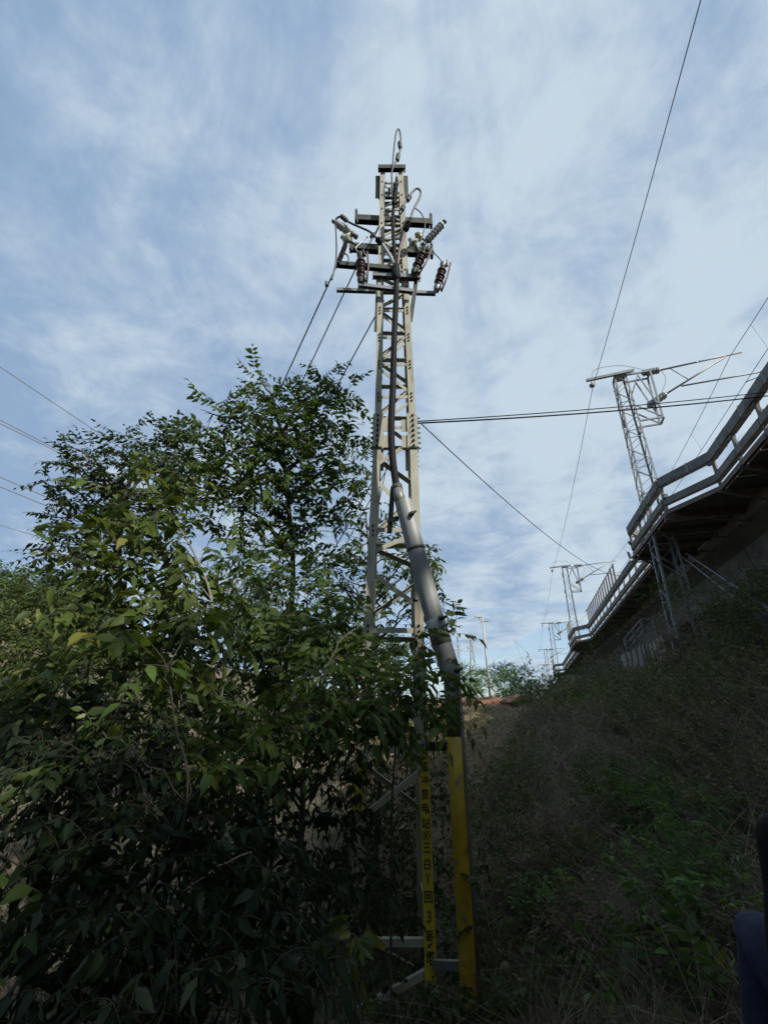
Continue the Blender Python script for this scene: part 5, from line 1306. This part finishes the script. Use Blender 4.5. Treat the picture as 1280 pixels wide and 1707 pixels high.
tall_weeds(6500, upper(.2), .35, 1.0, 'dead', 'withered_weeds', 'withered brown tall weeds on the bank', .075, .025, 20)
tall_weeds(2500, lambda x, y: bankside(x, y) & (y > 16) & (x > 1.2 + np.interp(y, [14, 22, 40], [3.3, 6.3, 13])), .6, 1.5, 'mid', 'far_bank_weeds', 'dark green tall weeds on the far bank')
# pale fallen sticks and tall single stalks
def stick(p0, p1, r, label, m='dry', bend=.06):
    pts, rs = limb(p0, p1, r, r * .45, bend, 6, .03); mb = MB(); mb.tube(pts, rs, 6)
    mb.build('dry_stick', m, None, pts[0], label=label, cat='stick', group='dry sticks on the right bank')
def off(px, py, dy=.15): p = hit(px, py); return O + (p - O) * (1 - dy / max((p - O).length, 1))
stick(off(1208, 1356, .5), off(1285, 1308, .6), .012, 'long pale stick slanting up at the right edge above the person')
stick(off(1045, 1545, .3), off(1085, 1608, .4), .012, 'short pale broken stick below the green weed clump')
stick(off(1008, 1502, .3), off(1045, 1545, .35), .010, 'thin stick leaning left of the broken pale one')
stick(off(1006, 1380, .3), off(1100, 1425, .4), .009, 'thin horizontal stalk crossing the green weed clump')
stick(off(1092, 1250, .3), off(1130, 1335, .4), .008, 'thin upright pale stalk above the green weed clump')
stick(off(960, 1590, .3), off(1035, 1690, .4), .014, 'dark stick slanting down at the bottom of the bank', 'bark')
stick(off(1035, 1680, .3), off(1095, 1700, .4), .012, 'pale stick lying at the bottom edge of the bank')
stick(off(935, 1282, .3), off(1000, 1312, .3), .008, 'fine dead twig below the flowers')
stick(P(455, 1465, 3.0), P(380, 1570, 2.9), .006, 'pale bent twig in the dark thicket at lower left')
stick(P(420, 1420, 3.0), P(300, 1490, 2.8), .005, 'fine pale grass stem across the dark thicket')
fl = None
spots = [(1096, 1155), (1115, 1152), (1150, 1105), (1162, 1098), (1128, 1110), (1140, 1102), (1105, 1128), (1051, 1190), (1062, 1205), (1052, 1222), (1085, 1228), (1040, 1235), (1143, 1216), (1248, 1219), (1262, 1105), (1234, 1215), (1066, 1158), (1180, 1120), (985, 1112), (1082, 1190), (1000, 1165), (1220, 1150), (1260, 1170), (1075, 1250)]
for i, (px, py) in enumerate(spots):
    p = off(px, py, .45)
    if fl is None:
        fl = empty('wild_flower', (0, 0, 0)); 
        mb = MB(); 
        for k in range(7):
            an = k * 2.4; c = Vector((math.cos(an) * .018 * (k ** .5), math.sin(an) * .018 * (k ** .5), rnd.uniform(-.008, .008)))
            mb.lathe(c, c + Z1 * .012, [(0, .006), (.5, .018), (1, .014)], 6)
        mb.build('flower_head', 'petal', fl)
        mb = MB(); mb.tube([Vector((.03, .04, -.45)), Vector((.01, .02, -.2)), Vector((0, 0, 0))], .004, 5); mb.build('stem', 'drydark', fl); o = fl
    else: o = copy_tree(fl)
    o.location = p; o.scale = (.75, .75, .75)
    tag(o, 'small white flower head among the weeds high on the right bank', 'flower', 'white flowers on the right bank')

# ------------------------------------------------------------------ person at the right edge
px0, py0 = 1.248, 1.66
gz = tz(px0, py0); HT = 1.77 - gz           # standing height from the ground
per = empty('person', (px0, py0, gz), 'person in a navy jacket with long dark hair, cut off by the right edge', 'person')
per.rotation_euler.z = math.radians(112)
k_ = HT / 1.68
def skin_obj(name, verts, edges, radii, m, parent, sub=2):
    me = bpy.data.meshes.new(name); me.from_pydata([Vector(v) * k_ for v in verts], edges, [])
    o = bpy.data.objects.new(name, me); COL.objects.link(o)
    o.modifiers.new('s', 'SKIN'); sb = o.modifiers.new('u', 'SUBSURF'); sb.levels = sub; sb.render_levels = sub
    sv = me.skin_vertices[0].data
    for i, r in enumerate(radii): 
        r = r if isinstance(r, tuple) else (r, r); sv[i].radius = (r[0] * k_, r[1] * k_)
    sv[0].use_root = True
    dg = bpy.context.evaluated_depsgraph_get(); me2 = bpy.data.meshes.new_from_object(o.evaluated_get(dg))
    bpy.data.objects.remove(o); me2.name = name; me2.materials.clear(); me2.materials.append(M[m])
    me2.polygons.foreach_set('use_smooth', [True] * len(me2.polygons))
    o2 = bpy.data.objects.new(name, me2); COL.objects.link(o2); o2.parent = parent; return o2
V = [(0, 0, .93), (0, 0, 1.08), (0, .01, 1.24), (0, .015, 1.36), (0, .01, 1.43), (0, -.015, 1.50), (0, -.02, 1.57), (0, -.01, 1.63)]
R_ = [(.13, .105), (.115, .09), (.135, .10), (.13, .085), (.052, .052), (.062, .078), (.072, .092), (.055, .068)]
E = [(i, i + 1) for i in range(7)]
def chain(start, pts, rads):
    prev = start
    for p, r in zip(pts, rads):
        V.append(p); R_.append(r); E.append((prev, len(V) - 1)); prev = len(V) - 1
    return prev
for s_ in (-1, 1):
    w_ = chain(3, [(s_ * .165, .01, 1.355), (s_ * .215, .02, 1.10), (s_ * .225, -.02, .87)], [.052, .043, .031])
    hnd = chain(w_, [(s_ * .225, -.03, .81)], [(.036, .020)])
    for k, (dx, ln) in enumerate(((-.026, .062), (-.009, .074), (.009, .070), (.025, .055))):
        chain(hnd, [(s_ * .225, -.03 + dx, .775), (s_ * .224, -.035 + dx, .775 - ln * .55), (s_ * .215, -.04 + dx, .775 - ln)], [.0095, .009, .0075])
    chain(hnd, [(s_ * .215, -.065, .80), (s_ * .207, -.080, .765)], [.011, .009])
    chain(0, [(s_ * .085, 0, .86), (s_ * .095, -.01, .48), (s_ * .095, .02, .09), (s_ * .10, -.06, .035), (s_ * .105, -.14, .03)], [.088, .058, .042, (.035, .03), (.034, .024)])
skin_obj('body', V, E, R_, 'skin', per, 2)
V2 = [(0, 0, .90), (0, 0, 1.08), (0, .01, 1.25), (0, .012, 1.37), (0, .01, 1.42)]; R2 = [(.165, .135), (.145, .12), (.165, .13), (.15, .105), (.075, .07)]; E2 = [(i, i + 1) for i in range(4)]
for s_ in (-1, 1):
    j = len(V2); V2 += [(s_ * .175, .01, 1.355), (s_ * .225, .02, 1.10), (s_ * .235, -.015, .89)]; R2 += [.072, .062, .05]; E2 += [(3, j), (j, j + 1), (j + 1, j + 2)]
skin_obj('jacket', V2, E2, R2, 'jacket', per, 2)
V3 = [(0, 0, .92)]; R3 = [(.15, .125)]; E3 = []
for s_ in (-1, 1):
    j = len(V3); V3 += [(s_ * .088, 0, .84), (s_ * .097, -.01, .48), (s_ * .097, .02, .10)]; R3 += [.103, .075, .06]; E3 += [(0, j), (j, j + 1), (j + 1, j + 2)]
skin_obj('trousers', V3, E3, R3, 'trouser', per, 2)
V4 = [(0, .005, 1.645), (0, .045, 1.60), (0, .055, 1.50), (0, .125, 1.38), (0, .150, 1.26), (0, .155, 1.16)]; R4 = [(.085, .085), (.098, .085), (.095, .065), (.10, .05), (.085, .035), (.05, .02)]
skin_obj('hair', V4, [(i, i + 1) for i in range(5)], R4, 'hair', per, 2)
mb = MB()
for s_ in (-1, 1):
    mb.lathe(Vector((s_ * .032, -.088, 1.585)) * k_, Vector((s_ * .032, -.104, 1.585)) * k_, [(0, .012), (.6, .011), (1, .004)], 8)
mb.lathe(Vector((0, -.095, 1.575)) * k_, Vector((0, -.125, 1.54)) * k_, [(0, .010), (.8, .016), (1, .008)], 8)
o = mb.build('face_features', 'skin'); o.parent = per
mb = MB(); ring = [Vector((math.cos(a_) * .088, math.sin(a_) * .082 + .008, 1.425 + .02 * math.sin(a_))) * k_ for a_ in np.linspace(0, 2 * math.pi, 25)]
mb.tube(ring, .026 * k_, 8); o = mb.build('highlight_collar', 'highlightfab'); o.parent = per
mb = MB(); mb.tube([Vector((-.235, .0, 1.36)) * k_, Vector((-.10, .135, 1.40)) * k_, Vector((.02, .14, 1.25)) * k_, Vector((.16, .12, 1.0)) * k_], .028 * k_, 8); o = mb.build('highlight_strap', 'highlightfab'); o.parent = per  # pale ring and band added as the blue highlight at the shoulder
for s_ in (-1, 1):
    mb = MB(); mb.tube([Vector((s_ * .097, .06, .045)) * k_, Vector((s_ * .099, -.03, .05)) * k_, Vector((s_ * .104, -.12, .04)) * k_, Vector((s_ * .106, -.18, .03)) * k_], [.045, .052, .05, .03], 10); o = mb.build('shoe', 'black'); o.parent = per
